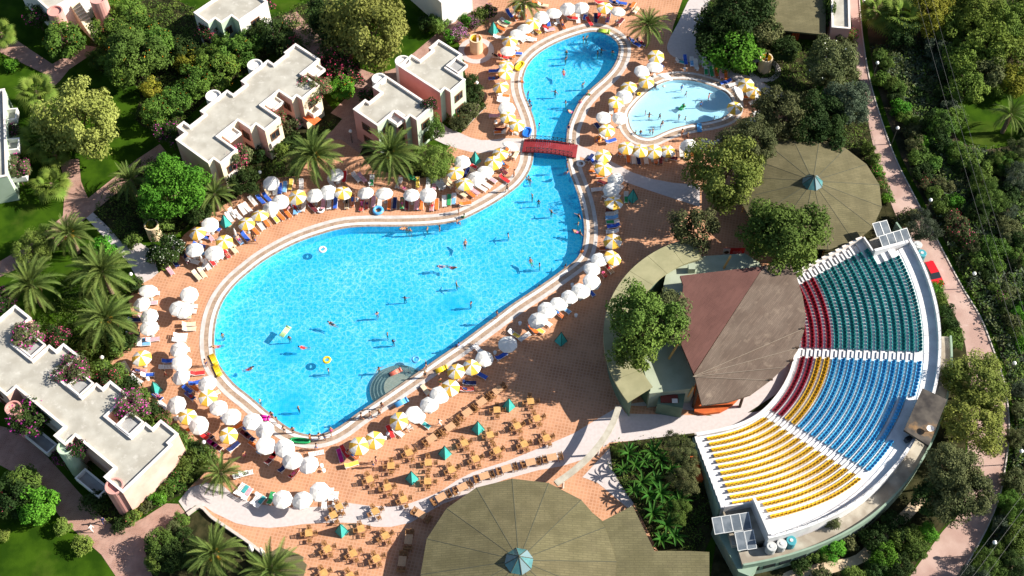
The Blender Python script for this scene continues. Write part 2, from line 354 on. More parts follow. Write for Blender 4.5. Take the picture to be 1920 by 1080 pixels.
    tm = N.new('ShaderNodeMixShader'); tm.inputs[0].default_value = .13; L.new(tr.outputs[0], tm.inputs[1]); L.new(df.outputs[0], tm.inputs[2])
    ms = N.new('ShaderNodeMixShader'); L.new(fr.outputs[0], ms.inputs[0]); L.new(tm.outputs[0], ms.inputs[1]); L.new(gl.outputs[0], ms.inputs[2]); L.new(ms.outputs[0], out.inputs[0])
    return m
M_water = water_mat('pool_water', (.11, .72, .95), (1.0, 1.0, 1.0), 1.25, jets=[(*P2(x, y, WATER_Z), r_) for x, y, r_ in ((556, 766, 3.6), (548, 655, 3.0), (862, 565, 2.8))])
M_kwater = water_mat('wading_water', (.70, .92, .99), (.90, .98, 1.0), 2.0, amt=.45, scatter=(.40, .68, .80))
WHIRL = P2(747, 725, WATER_Z); WR = 3.78
ins = [(Vector(p) - Vector(WHIRL)).length < WR for p in POOL]; n_ = len(POOL)
i0 = next(i for i in range(n_) if ins[i] and not ins[i - 1]); run = []
while ins[(i0 + len(run)) % n_]: run.append((i0 + len(run)) % n_)
pa, pb = POOL[run[0] - 1], POOL[(run[-1] + 1) % n_]
aa, ab = (math.atan2(p[1] - WHIRL[1], p[0] - WHIRL[0]) for p in (pa, pb))
while ab > aa: ab -= 2 * math.pi
arcp = [(WHIRL[0] + WR * math.cos(aa + (ab - aa) * k / 30), WHIRL[1] + WR * math.sin(aa + (ab - aa) * k / 30)) for k in range(1, 30)]
keep = [POOL[(run[-1] + 1 + k) % n_] for k in range(n_ - len(run))]
POOL_MAIN = keep + arcp; WHIRL_LOOP = [pa] + [POOL[i] for i in run] + [pb] + arcp[::-1]
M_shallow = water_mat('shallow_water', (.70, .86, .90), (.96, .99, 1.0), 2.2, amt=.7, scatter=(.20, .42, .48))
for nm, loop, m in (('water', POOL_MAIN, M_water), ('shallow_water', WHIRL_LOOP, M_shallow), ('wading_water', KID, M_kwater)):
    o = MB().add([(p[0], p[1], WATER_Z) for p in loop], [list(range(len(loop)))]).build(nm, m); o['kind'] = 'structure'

# stepped round seat in the big pool
M_wetstone = mat('wet_grey_tile', (.13, .14, .13), (.20, .20, .18), scale=1.5, rough=.4); add_grid(M_wetstone, .25, .25, (.30, .36, .34), .6)
M_pebble = mat('pebble_platform', (.33, .26, .19), (.40, .32, .24), scale=2.5, rough=.6)
wc = P2(747, 725, -.3); root = empty('stepped_whirlpool', (wc[0], wc[1], -1.44)); tag(root, 'round grey-tiled whirlpool steps sunk against the edge of the big pool', 'pool steps')
for k, (r, z) in enumerate(((3.75, .35), (3.3, .58), (2.85, .80), (2.4, 1.0), (1.9, 1.2))):
    b = MB(); b.prism([(r * math.cos(t * math.pi / 24), r * math.sin(t * math.pi / 24)) for t in range(48)], 0, z, 0)
    b.build('platform' if k == 4 else 'step', M_pebble if k == 4 else M_wetstone, root)

# --- paved paths
def path(nm, pts, m, z=.02, sub=0, kerb=None):
    poly = px(pts); poly = smooth_loop(poly, sub) if sub else poly
    return sheet(nm, ccw(poly), z, m)
path('path', [(824,227),(840,240),(862,249),(882,258),(903,263),(925,262),(945,259),(981,260),(981,285),(945,283),(924,284),(900,287),(882,285),(856,278),(832,270),(815,262),(806,245)], M_granite)
path('path', [(1082,272),(1100,278),(1116,285),(1149,304),(1185,323),(1220,335),(1262,343),(1312,347),(1312,388),(1262,372),(1220,358),(1174,342),(1145,323),(1120,305),(1082,292)], M_granite)
path('path', [(160,407),(173,397),(205,428),(230,457),(262,455),(285,470),(297,511),(285,522),(264,533),(240,492),(200,450)], M_granite)
S_UP = [(1163,760),(1145,771),(1110,792),(1075,813),(1012,840),(950,865),(887,885),(856,901),(825,922),(796,934),(765,945),(733,950),(687,948),(646,942),(600,950),(540,952),(480,945),(440,930),(415,908),(385,905),(355,915),(335,940),(350,962),(365,948),(385,950)]
S_DN = [(400,961),(442,981),(470,987),(504,990),(540,987),(567,983),(610,980),(640,980),(671,981),(702,988),(733,988),(770,980),(800,962),(830,945),(867,931),(905,914),(950,898),(1008,882),(1054,874),(1092,862),(1125,835),(1160,812),(1190,800)]
sheet('path', ccw(px(S_UP)[::-1] + px(S_DN)[::-1] if False else px(S_UP + S_DN)), .022, M_granite)
path('path', [(1163,760),(1230,762),(1300,770),(1345,782),(1400,775),(1462,735),(1500,690),(1515,640),(1512,590),(1500,520),(1400,600),(1300,740)], M_granite, .024)
path('path', [(1150,775),(1345,780),(1420,772),(1465,755),(1445,785),(1400,800),(1312,815),(1143,830),(1130,840)], M_granite, .026)
path('path', [(1092,895),(1143,840),(1148,880),(1165,910),(1190,942),(1180,955),(1120,905)], M_granite, .028)
path('path', [(1300,-10),(1340,-10),(1330,15),(1318,40),(1305,68),(1308,95),(1325,112),(1360,128),(1405,143),(1445,163),(1478,178),(1465,190),(1420,172),(1385,155),(1340,128),(1295,118),(1262,106),(1251,92),(1255,74),(1272,42)], M_granite, .03, 3)
path('path', [(1500,118),(1512,122),(1483,172),(1466,168)], M_granite, .032)
path('path', [(885,215),(912,200),(868,246),(862,240)], M_kerb, .034)
# garden paths of pink brick
path('brick_path', [(0,62),(14,64),(60,95),(98,120),(160,85),(190,90),(130,130),(112,152),(98,165),(86,140),(0,98)], M_bricks)
path('brick_path', [(112,300),(148,298),(152,340),(165,372),(190,352),(255,300),(300,270),(312,285),(240,345),(172,400),(140,428),(100,470),(0,520),(0,490),(60,455),(118,405),(122,350)], M_bricks, .024)
path('brick_path', [(528,30),(556,22),(590,60),(630,95),(668,126),(705,140),(740,128),(775,100),(840,45),(905,-30),(945,-30),(880,40),(835,80),(800,120),(720,200),(655,230),(620,212),(668,165),(640,140),(600,112),(556,74)], M_bricks)
path('brick_path', [(600,262),(623,245),(640,225),(655,215),(700,232),(675,288),(640,262)], M_bricks, .022)
path('brick_path', [(-40,790),(40,808),(90,858),(150,925),(190,968),(222,994),(268,972),(312,944),(335,945),(350,965),(320,995),(270,1032),(330,1085),(230,1100),(190,1040),(150,1005),(118,975),(60,905),(-40,850)], M_bricks)
path('brick_path', [(0,72),(0,50),(-60,20),(-60,60)], M_bricks, .026)
# the road with its kerb
ROAD_L = [(1585,-40),(1592,0),(1600,73),(1612,170),(1630,260),(1653,327),(1672,385),(1700,445),(1733,497),(1773,560),(1803,620),(1815,690),(1815,800),(1812,900),(1800,960),(1767,997),(1707,1080),(1680,1120)]
ROAD_R = [(1608,-40),(1611,0),(1617,67),(1630,147),(1653,227),(1680,300),(1710,360),(1757,450),(1803,537),(1837,593),(1860,650),(1883,720),(1892,803),(1884,880),(1873,933),(1847,997),(1800,1080),(1775,1120)]
rl, rr = smooth_open(px(ROAD_L), 4), smooth_open(px(ROAD_R), 4)
sheet('road', ccw(rl + rr[::-1]), .016, M_road)
k = MB()
kp = ccw(strip_poly(rr, .16)); k.prism(kp, 0, .13, 0); tag(k.build('kerb', M_kerb), kind='structure')
# planted and wild ground
sheet('wild_ground', ccw(px([(1625,-40),(2200,-40),(2200,1200),(1790,1120),(1862,1000),(1895,890),(1903,800),(1893,715),(1868,640),(1812,530),(1765,440),(1718,350),(1690,295),(1664,222),(1640,145),(1627,67)])), .006, M_wild)
sheet('bed_or_shade_ground', ccw(px([(1143,832),(1302,812),(1345,985),(1320,1036),(1240,1036),(1190,947),(1165,910),(1148,880)])), .05, M_soil)
sheet('bed_or_shade_ground', ccw(px([(1335,-10),(1440,-10),(1447,60),(1510,85),(1600,100),(1645,310),(1560,262),(1480,180),(1445,162),(1405,142),(1360,127),(1325,110),(1308,94),(1306,70),(1320,38)])), .045, M_soil)
sheet('bed_or_shade_ground', ccw(px([(872,140),(893,173),(912,199),(867,245),(820,222),(842,180)])), .05, M_soil)
sheet('bed_or_shade_ground', ccw(px([(265,755),(335,815),(392,868),(345,925),(300,948),(222,992),(180,960),(240,930),(330,830)])), .04, M_soil)
sheet('bed_or_shade_ground', ccw(px([(165,470),(235,500),(262,545),(240,560),(250,600),(236,655),(205,679),(225,697),(270,760),(180,700),(60,620),(0,560),(0,530),(100,470)])), .008, M_lawn)
sheet('bed_or_shade_ground', ccw(px([(175,400),(232,456),(250,455),(275,440),(330,440),(395,398),(440,370),(490,334),(560,328),(600,262),(640,225),(590,160),(560,190),(430,330),(310,290),(250,305)])), .007, M_soil)
sheet('bed_or_shade_ground', ccw(px([(700,232),(760,252),(835,284),(820,330),(780,335),(700,318),(675,288)])), .034, M_soil)
sheet('sandy_path', ccw(smooth_loop(px([(1470,1075),(1510,1062),(1560,1052),(1605,1040),(1640,1005),(1690,960),(1720,930),(1735,940),(1700,980),(1660,1020),(1625,1052),(1570,1072),(1520,1085),(1470,1095)]), 3)), .02, M_sandpath)

sheet('bed_or_shade_ground', ccw(px([(335,962),(352,968),(378,956),(420,988),(472,1024),(545,1095),(290,1095),(272,1034),(322,997)])), .03, M_soil)
k = MB(); k.prism(ccw(strip_poly(smooth_open(px([(352,966),(376,952),(398,972),(425,990),(470,1021),(500,1045)]), 3), .35)), 0, .45, 0); tag(k.build('garden_wall', M_kerb), 'low pale garden wall curving along the deck edge above the bottom palms', 'wall')

sheet('bed_or_shade_ground', ccw(px([(1330,1095),(1345,1000),(1420,1060),(1500,1030),(1620,960),(1700,880),(1745,800),(1790,690),(1812,690),(1812,800),(1808,900),(1796,958),(1763,995),(1703,1078),(1690,1095)])), .009, M_soil)
sheet('lawn', ccw(smooth_loop(px([(1760,185),(1790,172),(1840,172),(1960,160),(1960,262),(1900,272),(1850,280),(1810,270),(1780,240)]), 3)), .02, M_lawn)
sheet('lawn', ccw(smooth_loop(px([(1610,1085),(1640,1055),(1690,1000),(1720,985),(1730,1000),(1690,1050),(1660,1090)]), 3)), .02, M_lawn)

sheet('bed_or_shade_ground', ccw(smooth_loop(px([(180,45),(250,5),(330,0),(440,50),(545,20),(620,-10),(660,60),(640,118),(556,76),(500,108),(440,150),(400,175),(345,225),(300,245),(255,225),(262,165),(200,140),(170,110)]), 3)), .005, M_soil)  # dark sheet put in for tree shade on the grove lawn; no bed here
sheet('bed_or_shade_ground', ccw(px([(1500,250),(1600,100),(1615,180),(1632,262),(1655,330),(1674,388),(1702,447),(1735,499),(1775,562),(1805,622),(1816,690),(1816,800),(1700,900),(1345,1000),(1310,820),(1500,600)])), .003, M_soil)
# ================================================================ villas
M_roof = mat('roof_screed', (0.353, 0.327, 0.275), (0.447, 0.421, 0.361), scale=.5, rough=.9, bump=.15, bscale=2); blotch(M_roof, (.36, .33, .27), .3, .5, .7, .7); blotch(M_roof, (.58, .55, .49), 1.1, .56, .7, .6)
M_wall_white = mat('white_render', (.74, .70, .64), (.80, .77, .72), scale=.4, rough=.85); blotch(M_wall_white, (.60, .54, .46), .5, .58, .8, .35)
M_wall_pink = mat('pink_render', (.56, .27, .23), (.62, .32, .28), scale=.4, rough=.85); blotch(M_wall_pink, (.66, .42, .36), .3, .55, .75, .5)
M_wall_peach = mat('peach_render', (.66, .40, .32), (.72, .48, .40), scale=.4, rough=.85); blotch(M_wall_peach, (.58, .33, .27), .3, .5, .7, .6)
M_wall_green = mat('green_render', (.42, .52, .38), (.48, .58, .44), scale=.4, rough=.85)
M_wall_cream = mat('cream_render', (.68, .60, .42), (.74, .66, .48), scale=.4, rough=.85)
M_coping = mat('white_parapet', (.72, .62, .55), (.78, .74, .69), scale=1, rough=.8)
M_frame = mat('brown_window_frame', (.16, .07, .035), rough=.5)
M_glass = mat('dark_window_glass', (.02, .025, .03), rough=.08, spec=.6)
M_awning = mat('orange_awning', (.72, .12, .03), (.80, .18, .05), scale=2, rough=.8)
M_greyfloor = mat('grey_slab', (.30, .29, .28), (.38, .37, .35), scale=1, rough=.9)
def snap(poly, ang):
    c, s_ = math.cos(-ang), math.sin(-ang)
    q = [(x * c - y * s_, x * s_ + y * c) for x, y in poly]; n = len(q)
    px_ = list(range(n)); py_ = list(range(n))
    def find(u, i):
        while u[i] != i: i = u[i]
        return i
    for i in range(n):
        j = (i + 1) % n; dx, dy = abs(q[i][0] - q[j][0]), abs(q[i][1] - q[j][1])
        u = py_ if dx > dy else px_; u[find(u, i)] = find(u, j)
    X = {}; Y = {}
    for i in range(n): X.setdefault(find(px_, i), []).append(q[i][0]); Y.setdefault(find(py_, i), []).append(q[i][1])
    q = [(sum(X[find(px_, i)]) / len(X[find(px_, i)]), sum(Y[find(py_, i)]) / len(Y[find(py_, i)])) for i in range(n)]
    c, s_ = math.cos(ang), math.sin(ang)
    return [(x * c - y * s_, x * s_ + y * c) for x, y in q]
def window_part(root, p, nrm, z, w, h, orient=None):
    """one window: frame proud of the wall, dark panes set in it"""
    rz = math.atan2(nrm[1], nrm[0]) + math.pi / 2
    b = MB(); t = .09
    for x, zz, sx, sz in ((0, h / 2, w + .16, t), (0, -h / 2, w + .16, t), (-w / 2, 0, t, h), (w / 2, 0, t, h), (0, 0, t * .8, h)):
        b.box((x, -.06, zz), (sx, .12, sz))
    f = b.build('window', M_frame, root, loc=(p[0], p[1], z), rz=rz)
    for s_ in (-1, 1):
        MB().box((s_ * w / 4, -.03, 0), (w / 2 - .06, .05, h - .08)).build('pane', M_glass, f)
    return f
def villa(label, pts, ztop, ang=None, walls=None, towers=(), wins=True, group='flat-roofed villas in the garden'):
    poly = ccw(px(pts, ztop))
    if ang is None:
        best = max(((Vector(poly[(i + 1) % len(poly)]) - Vector(poly[i])) for i in range(len(poly))), key=lambda e: e.length); ang = math.atan2(best.y, best.x)
    poly = ccw(snap(poly, ang)); n = len(poly)
    c = (sum(p[0] for p in poly) / n, sum(p[1] for p in poly) / n)
    root = empty('villa', (c[0], c[1], 0)); tag(root, label, 'villa', group)
    poly = [(p[0] - c[0], p[1] - c[1]) for p in poly]
    inn = offset(poly, -.28)
    mats_ = [M_wall_white, M_wall_pink, M_wall_green, M_wall_cream, M_wall_peach]
    walls = walls or (lambda a, ln: 0)
    w = MB(); k = 0
    for i in range(n):
        a, b = Vector(poly[i]), Vector(poly[(i + 1) % n]); e = b - a; nr = Vector((e.y, -e.x)).normalized()
        mi = walls(math.degrees(math.atan2(nr.y, nr.x)), e.length)
        w.add([(a.x, a.y, -.3), (b.x, b.y, -.3), (b.x, b.y, ztop - .14), (a.x, a.y, ztop - .14)], [(0, 1, 2, 3)], mi)
        if wins and e.length > 2.0 and (nr.y < -.25) and e.length < 6:
            m = (a + b) / 2
            for z in (1.5, 4.3):
                window_part(root, (m.x + nr.x * .01, m.y + nr.y * .01), nr, z, min(1.5, e.length * .5), 1.35)
    w.build('wall', mats_, root)
    vs_ = [(p[0], p[1], ztop - .38) for p in inn]
    MB().add(vs_, [list(range(n))]).build('roof', M_roof, root)
    cp = MB(); out = offset(poly, .04)
    nn = n
    for ring in ((out, inn, ztop, ztop, 0), (out, out, ztop - .15, ztop, 0), (inn, inn, ztop, ztop - .39, 0)):
        vs_ = [(p[0], p[1], ring[2]) for p in ring[0]] + [(p[0], p[1], ring[3]) for p in ring[1]]
        cp.add(vs_, [(i, (i + 1) % nn, nn + (i + 1) % nn, nn + i) for i in range(nn)])
    cp.build('parapet', M_coping, root)
    for (tx, ty, r, zt, mi) in towers:
        p = P2(tx, ty, zt); t = MB()
        prof = [(r, -.3), (r, zt), (r - .2, zt), (r - .2, zt - .3), (0.01, zt - .3)]
        t.lathe(prof, 20, (p[0] - c[0], p[1] - c[1], 0)); t.build('stair_tower', mats_[mi], root, smooth=False)
    return root, c
U1 = [(556,82),(599,111),(566,138),(597,158),(568,187),(555,179),(548,187),(523,171),(491,195),(525,222),(495,244),(480,232),(470,241),(446,227),(409,253),(445,282),(412,306),(400,297),(391,306),(330,262),(345,248),(333,238),(343,226),(354,234),(385,215),(377,209),(424,167),(435,175),(461,160),(455,152),(499,111),(512,118),(538,102),(531,97)]
def pinkside(a, ln): return 4 if -175 < a < -95 else (3 if -70 < a < -10 and ln < 4 else 4)
def allpink(a, ln): return 1 if ln > 2.2 and not (-80 < a < 10 and ln < 4) else (2 if -80 < a < 10 else 1)
v1, c1 = villa('long white villa with stepped roof and two round stair towers', U1, 6.6, walls=pinkside, towers=((400, 179, 1.15, 6.55, 0), (478, 121, 1.15, 6.55, 0)))
v2, c2 = villa('small pink villa behind the two tall date palms', [(661,204),(686,186),(691,191),(713,174),(701,163),(723,141),(812,200),(780,224),(768,216),(761,224),(739,209),(708,235)], 6.6, walls=allpink, towers=((711, 147, 1.1, 6.55, 0),))
v3, c3 = villa('pink villa with green front beside the round shower tower plaza', [(744,121),(774,104),(786,111),(812,94),(804,90),(823,73),(866,103),(838,125),(872,150),(844,172),(834,166),(825,173)], 6.6, walls=allpink, towers=((755, 114, 1.15, 6.55, 0),))
L_ = [(-80,662),(29,571),(58,597),(43,608),(55,619),(23,644),(62,673),(92,646),(104,656),(119,644),(150,668),(104,702),(152,743),(181,718),(192,727),(207,713),(240,741),(200,780),(245,817),(273,792),(285,802),(302,787),(335,814),(316,828),(326,837),(224,922),(196,892),(213,877),(141,816),(122,835),(101,816),(119,800),(30,726),(11,742),(-45,695)]
v4, c4 = villa('long white villa with zigzag terraces and bougainvillea beside the west deck', L_, 6.6, walls=lambda a, ln: 0 if ln > 8 else 4, towers=((214, 911, 1.1, 6.5, 1), (122, 838, 1.0, 6.4, 2), (24, 764, 1.0, 6.4, 1)))
v5, c5 = villa('white villa roof behind the dark orange trees at the top edge', [(363,23),(390,43),(403,34),(415,43),(433,29),(449,40),(500,2),(450,-35)], 6.6, walls=lambda a, ln: 2 if ln < 3 else 0)
v6, c6 = villa('white villa with an outside stair in the top corner', [(30,-35),(98,22),(160,-25),(92,-85)], 5.6, towers=((103, 20, 1.2, 6.0, 1), (183, -4, 1.3, 6.0, 1)), wins=False)
v7, c7 = villa('white villa corner at the top edge beside the flower path', [(752,-60),(833,8),(880,-32),(800,-100)], 5.6, wins=False)
v8, c8 = villa('pale green villa with balconies at the left edge', [(-90,178),(0,172),(22,330),(-90,346)], 5.5, walls=lambda a, ln: 2, wins=False)
v9, c9 = villa('pink pavilion wall at the head of the road', [(1558,-60),(1592,-60),(1594,48),(1560,56)], 4.5, walls=lambda a, ln: 1, wins=False)
# terraces, balconies, awnings of the villas
def slab_part(root, c, x, y, z, w, d, ang, m, nm, th=.2, rim=0.0, mr=None):
    p = P2(x, y, z); b = MB(); b.box((0, 0, 0), (w, d, th))
    o = b.build(nm, m, root, loc=(p[0] - c[0], p[1] - c[1], z), rz=ang)
    if rim:
        r = MB()
        for sx, sy, lx, ly in ((0, 1, w, .18), (0, -1, w, .18), (1, 0, .18, d - .36), (-1, 0, .18, d - .36)):
            r.box((sx * (w / 2 - .09), sy * (d / 2 - .09), rim / 2 + th / 2 + .003), (lx, ly, rim))
        r.build('parapet', mr or M_coping, o)
    return o
A1 = math.atan2(P2(599, 111)[1] - P2(556, 82)[1], P2(599, 111)[0] - P2(556, 82)[0])
A4 = math.atan2(P2(150, 668)[1] - P2(119, 644)[1], P2(150, 668)[0] - P2(119, 644)[0])
for x, y in ((432, 252), (512, 194), (590, 133)): slab_part(v1, c1, x, y, 5.6, 2.4, 2.2, A1, M_coping, 'canopy_slab', rim=.3)
for x, y in ((440, 285), (520, 215), (585, 222)): slab_part(v1, c1, x, y, 2.7, 2.3, 1.5, A1, M_awning, 'awning', th=.05)
for x, y in ((425, 320), (505, 262), (583, 208)): slab_part(v1, c1, x, y, 2.6, 3.0, 1.6, A1, M_coping, 'balcony', rim=.8)
slab_part(v2, c2, 745, 224, 5.8, 2.0, 2.2, A1, M_coping, 'canopy_slab', rim=.35)
slab_part(v3, c3, 857, 126, 6.3, 2.4, 2.2, A1, M_greyfloor, 'canopy_slab', rim=.35)
slab_part(v3, c3, 858, 212, .8, 2.6, 1.6, A1, M_awning, 'awning', th=.05)
for x, y in ((62, 652), (152, 724), (245, 797)): slab_part(v4, c4, x, y, 6.2, 2.4, 2.4, A4, M_greyfloor, 'terrace', rim=.4)
for x, y in ((80, 830), (175, 910)): slab_part(v4, c4, x, y, 2.2, 4.2, 1.7, A4, M_greyfloor, 'entrance_porch', rim=.7, mr=M_wall_white)
for x, y, z in ((18, 222, 4), (22, 278, 4), (36, 330, 2.5)): slab_part(v8, c8, x, y, z, 2.6, 2.2, R(8), M_greyfloor, 'balcony', rim=.8, mr=M_wall_white)
slab_part(v8, c8, 46, 322, 2.9, 1.6, 1.2, R(8), M_awning, 'awning', th=.05)
# outside stair of the corner villa
a0, a1 = P(141, 8, 4.2), P(183, 72, .2)
for i in range(12):
    t = i / 11; p = a0.lerp(a1, t)
    MB().box((0, 0, -p.z / 2), (1.5, .62, p.z + .2)).build('stair_step', M_wall_cream, v6, loc=(p.x - c6[0], p.y - c6[1], p.z), rz=math.atan2((a1 - a0).y, (a1 - a0).x) + math.pi / 2)

# ================================================================ thatched-green huts
M_olive = mat('olive_shingle_roof', (.116, .100, .048), (.152, .131, .066), scale=.5, rnd=.07, rough=.9, bump=.35, bscale=7); blotch(M_olive, (.095, .082, .042), .3, .5, .72, .6); blotch(M_olive, (.19, .155, .085), .8, .58, .75, .45)
add_grid(M_olive, 1.1, .30, (.07, .064, .034), .38, size=.22, offs=.5, vary=.08)
M_seam = mat('roof_seam', (.075, .075, .05), rough=.9)
M_teal_glass = mat('teal_skylight', (.05, .16, .17), (.08, .22, .23), scale=1, rough=.25, spec=.5)
M_bluegrey = mat('blue_grey_skylight_frame', (.16, .24, .26), rough=.5)
M_wood = mat('honey_wood', (0.504, 0.279, 0.090), (0.594, 0.342, 0.117), scale=3, rough=.6)
M_darkwood = mat('dark_timber', (.06, .035, .02), rough=.8)
def hut(label, cx, cyy, r, n, ze, za, a_off=0, cap=1.7, cap_h=1.5):
    root = empty('round_hut', (cx, cyy, 0)); tag(root, label, 'hut', 'round huts with olive roofs')
    rc = cap * .8; zc = za - (za - ze) * rc / r
    for k in range(n):
        t0, t1 = a_off + 2 * math.pi * k / n, a_off + 2 * math.pi * (k + 1) / n
        g = .05
        q = [(r * math.cos(t0), r * math.sin(t0)), (r * math.cos(t1), r * math.sin(t1)), (rc * math.cos(t1), rc * math.sin(t1)), (rc * math.cos(t0), rc * math.sin(t0))]
        mid = Vector((math.cos((t0 + t1) / 2), math.sin((t0 + t1) / 2))); tg = Vector((-mid.y, mid.x))
        q = [(q[0][0] + tg.x * g, q[0][1] + tg.y * g), (q[1][0] - tg.x * g, q[1][1] - tg.y * g), (q[2][0] - tg.x * g * .7, q[2][1] - tg.y * g * .7), (q[3][0] + tg.x * g * .7, q[3][1] + tg.y * g * .7)]
        zz = (ze, ze, zc, zc)
        b = MB(); b.add([(p[0], p[1], z) for p, z in zip(q, zz)] + [(p[0], p[1], z - .22) for p, z in zip(q, zz)], [(0, 1, 2, 3), (7, 6, 5, 4), (0, 4, 5, 1), (1, 5, 6, 2), (2, 6, 7, 3), (3, 7, 4, 0)])
        b.build('roof_panel', M_olive, root)
        MB().tube((rc * math.cos(t0), rc * math.sin(t0), zc - .03), (r * math.cos(t0), r * math.sin(t0), ze - .03), .06, n=5).build('seam', M_seam, root)
        MB().tube(((r - .9) * math.cos(t0), (r - .9) * math.sin(t0), 0), ((r - .9) * math.cos(t0), (r - .9) * math.sin(t0), ze - .1), .11, n=8).build('post', M_wood, root)
    b = MB(); m8 = 8
    for k in range(m8):
        t0, t1 = 2 * math.pi * k / m8 + .2, 2 * math.pi * (k + 1) / m8 + .2
        MB().add([(cap * math.cos(t0), cap * math.sin(t0), zc - .05), (cap * math.cos(t1), cap * math.sin(t1), zc - .05), (0, 0, zc + cap_h)], [(0, 1, 2)]).build('skylight_pane', M_teal_glass if k % 3 else M_bluegrey, root)
        b.tube((cap * math.cos(t0), cap * math.sin(t0), zc - .05), (0, 0, zc + cap_h), .045, n=5)
    b.build('skylight_rib', M_seam, root)
    return root
hut('large round hut with olive segmented roof and teal skylight below the cafe tables', .80, -41.5, 11.45, 16, 3.2, 5.6, R(4))
hut('round olive-roofed hut with teal skylight between theatre and road', 41.9, 14.2, 10.1, 16, 3.2, 5.6, R(7), cap=1.5)
def plate(nm, pts, z, th, m, parent=None, m_side=None, slope=None):
    poly = px(pts, z); b = MB(); b.prism(poly, z - th, z, 1 if m_side else 0, 0, bottom=True)
    return b.build(nm, [m, m_side] if m_side else m, parent)
# annexes of huts
o = empty('hut_annexe', (*P2(1200, 1040, 3), 0)); tag(o, 'olive lean-to roof joined to the large round hut by the banana bed', 'roof')
def rel(o, pts, z0, z1, m, nm, bottom=True):
    poly = [(p[0] - o.location.x, p[1] - o.location.y) for p in px(pts, z1)]
    return MB().prism(poly, z0, z1, 0, 0, bottom).build(nm, m, o)
rel(o, [(1085,940),(1130,977),(1186,948),(1227,1033),(1292,1033),(1330,1035),(1330,1200),(1040,1200)], 2.85, 3.1, M_olive, 'roof_panel')
rel(o, [(1130,990),(1183,965),(1220,1045),(1300,1050),(1300,1200),(1080,1200)], 0, 2.84, M_darkwood, 'wall', False)
o = empty('garden_kiosk', (*P2(535, 1065, 2.6), 0)); tag(o, 'small olive kiosk roof among palms at the bottom edge', 'kiosk')
rel(o, [(500,1040),(524,1025),(569,1044),(567,1051),(575,1058),(560,1110),(490,1110)], 2.3, 2.6, M_olive, 'roof_panel'); rel(o, [(515,1050),(550,1045),(552,1095),(510,1095)], 0, 2.29, M_darkwood, 'wall', False)
o = empty('long_pavilion', (*P2(1497, 0, 3.4), 0)); tag(o, 'rectangular olive-roofed pavilion at the top edge', 'pavilion')
rel(o, [(1443,-60),(1549,-60),(1548,65),(1447,55)], 3.1, 3.4, M_olive, 'roof_panel'); rel(o, [(1455,-50),(1540,-50),(1538,48),(1456,42)], 0, 3.09, M_darkwood, 'wall', False)
q = P(1490, 60, 1.2); MB().box((q.x - o.location.x, q.y - o.location.y - .8, 1.0), (1.2, .08, 1.6)).build('door', mat('orange_curtain', (.60, .10, .02), (.3, .05, .02), scale=3), o)

# ================================================================ bar complex and stage roof
M_olive_light = mat('light_olive_roof', (0.281, 0.264, 0.145), (0.340, 0.315, 0.178), scale=.6, rough=.9, bump=.15); blotch(M_olive_light, (.26, .24, .13), .5, .52, .75, .5)
M_sage = mat('sage_flat_roof', (0.306, 0.340, 0.246), (0.365, 0.399, 0.297), scale=.6, rough=.9); blotch(M_sage, (.28, .31, .22), .6, .55, .75, .5)
M_greenwall = mat('dark_green_wall', (.10, .15, .10), (.13, .19, .13), scale=.8, rough=.85)
M_shingle_red = mat('red_brown_shingle', (0.099, 0.042, 0.033), (0.129, 0.057, 0.045), scale=.4, rough=.9, bump=.3, bscale=8); add_grid(M_shingle_red, 1.0, .18, (.13, .06, .05), .6, size=.2, offs=.5, rot=R(-52), vary=.10)
M_shingle_grey = mat('grey_brown_shingle', (0.125, 0.087, 0.065), (0.170, 0.125, 0.095), scale=.4, rough=.9, bump=.3, bscale=8); add_grid(M_shingle_grey, 1.4, .2, (.11, .08, .06), .6, size=.2, offs=.5, rot=R(-52), vary=.16); blotch(M_shingle_grey, (.34, .26, .19), .6, .58, .72, .45)
BC = (28.59, -11.08)
o = empty('bar_building', (BC[0], BC[1], 0)); tag(o, 'curved olive-roofed bar building wrapping the brown stage roof', 'bar')
def ang_of(x, y, z, c): p = P2(x, y, z); return math.atan2(p[1] - c[1], p[0] - c[0])
t0 = ang_of(1300, 446, 4.5, BC); t1 = ang_of(1160, 764, 4.5, BC) % (2 * math.pi)
nseg = 9
for k in range(nseg):
    a, b_ = t0 + (t1 - t0) * k / nseg, t0 + (t1 - t0) * (k + 1) / nseg; sub = 4
    ts = [a + .0012 + (b_ - a - .0024) * i / sub for i in range(sub + 1)]
    b = MB()
    top = [(16.8 * math.cos(t), 16.8 * math.sin(t), 4.5) for t in ts] + [(13.0 * math.cos(t), 13.0 * math.sin(t), 4.75) for t in reversed(ts)]
    n = len(top); b.add(top + [(p[0], p[1], p[2] - .3) for p in top], [list(range(n)), list(range(2 * n - 1, n - 1, -1))] + [(i, n + i, n + (i + 1) % n, (i + 1) % n) for i in range(n)])
    b.build('roof_panel', M_olive_light, o)
b = MB(); ts = [t0 + (t1 - t0) * i / 40 for i in range(41)]
b.add([(16.2 * math.cos(t), 16.2 * math.sin(t), 0) for t in ts] + [(16.2 * math.cos(t), 16.2 * math.sin(t), 4.2) for t in ts], [(i, i + 1, 42 + i, 41 + i) for i in range(40)])
b.add([(13.3 * math.cos(t), 13.3 * math.sin(t), 0) for t in ts] + [(13.3 * math.cos(t), 13.3 * math.sin(t), 4.4) for t in ts], [(i + 1, i, 41 + i, 42 + i) for i in range(40)])
b.build('wall', M_greenwall, o)
rel(o, [(1244,535),(1249,512),(1266,499),(1291,487),(1320,480),(1397,475),(1425,493),(1440,560),(1330,610),(1270,600),(1249,568)], .02, 4.2, M_sage, 'inner_roof', False)
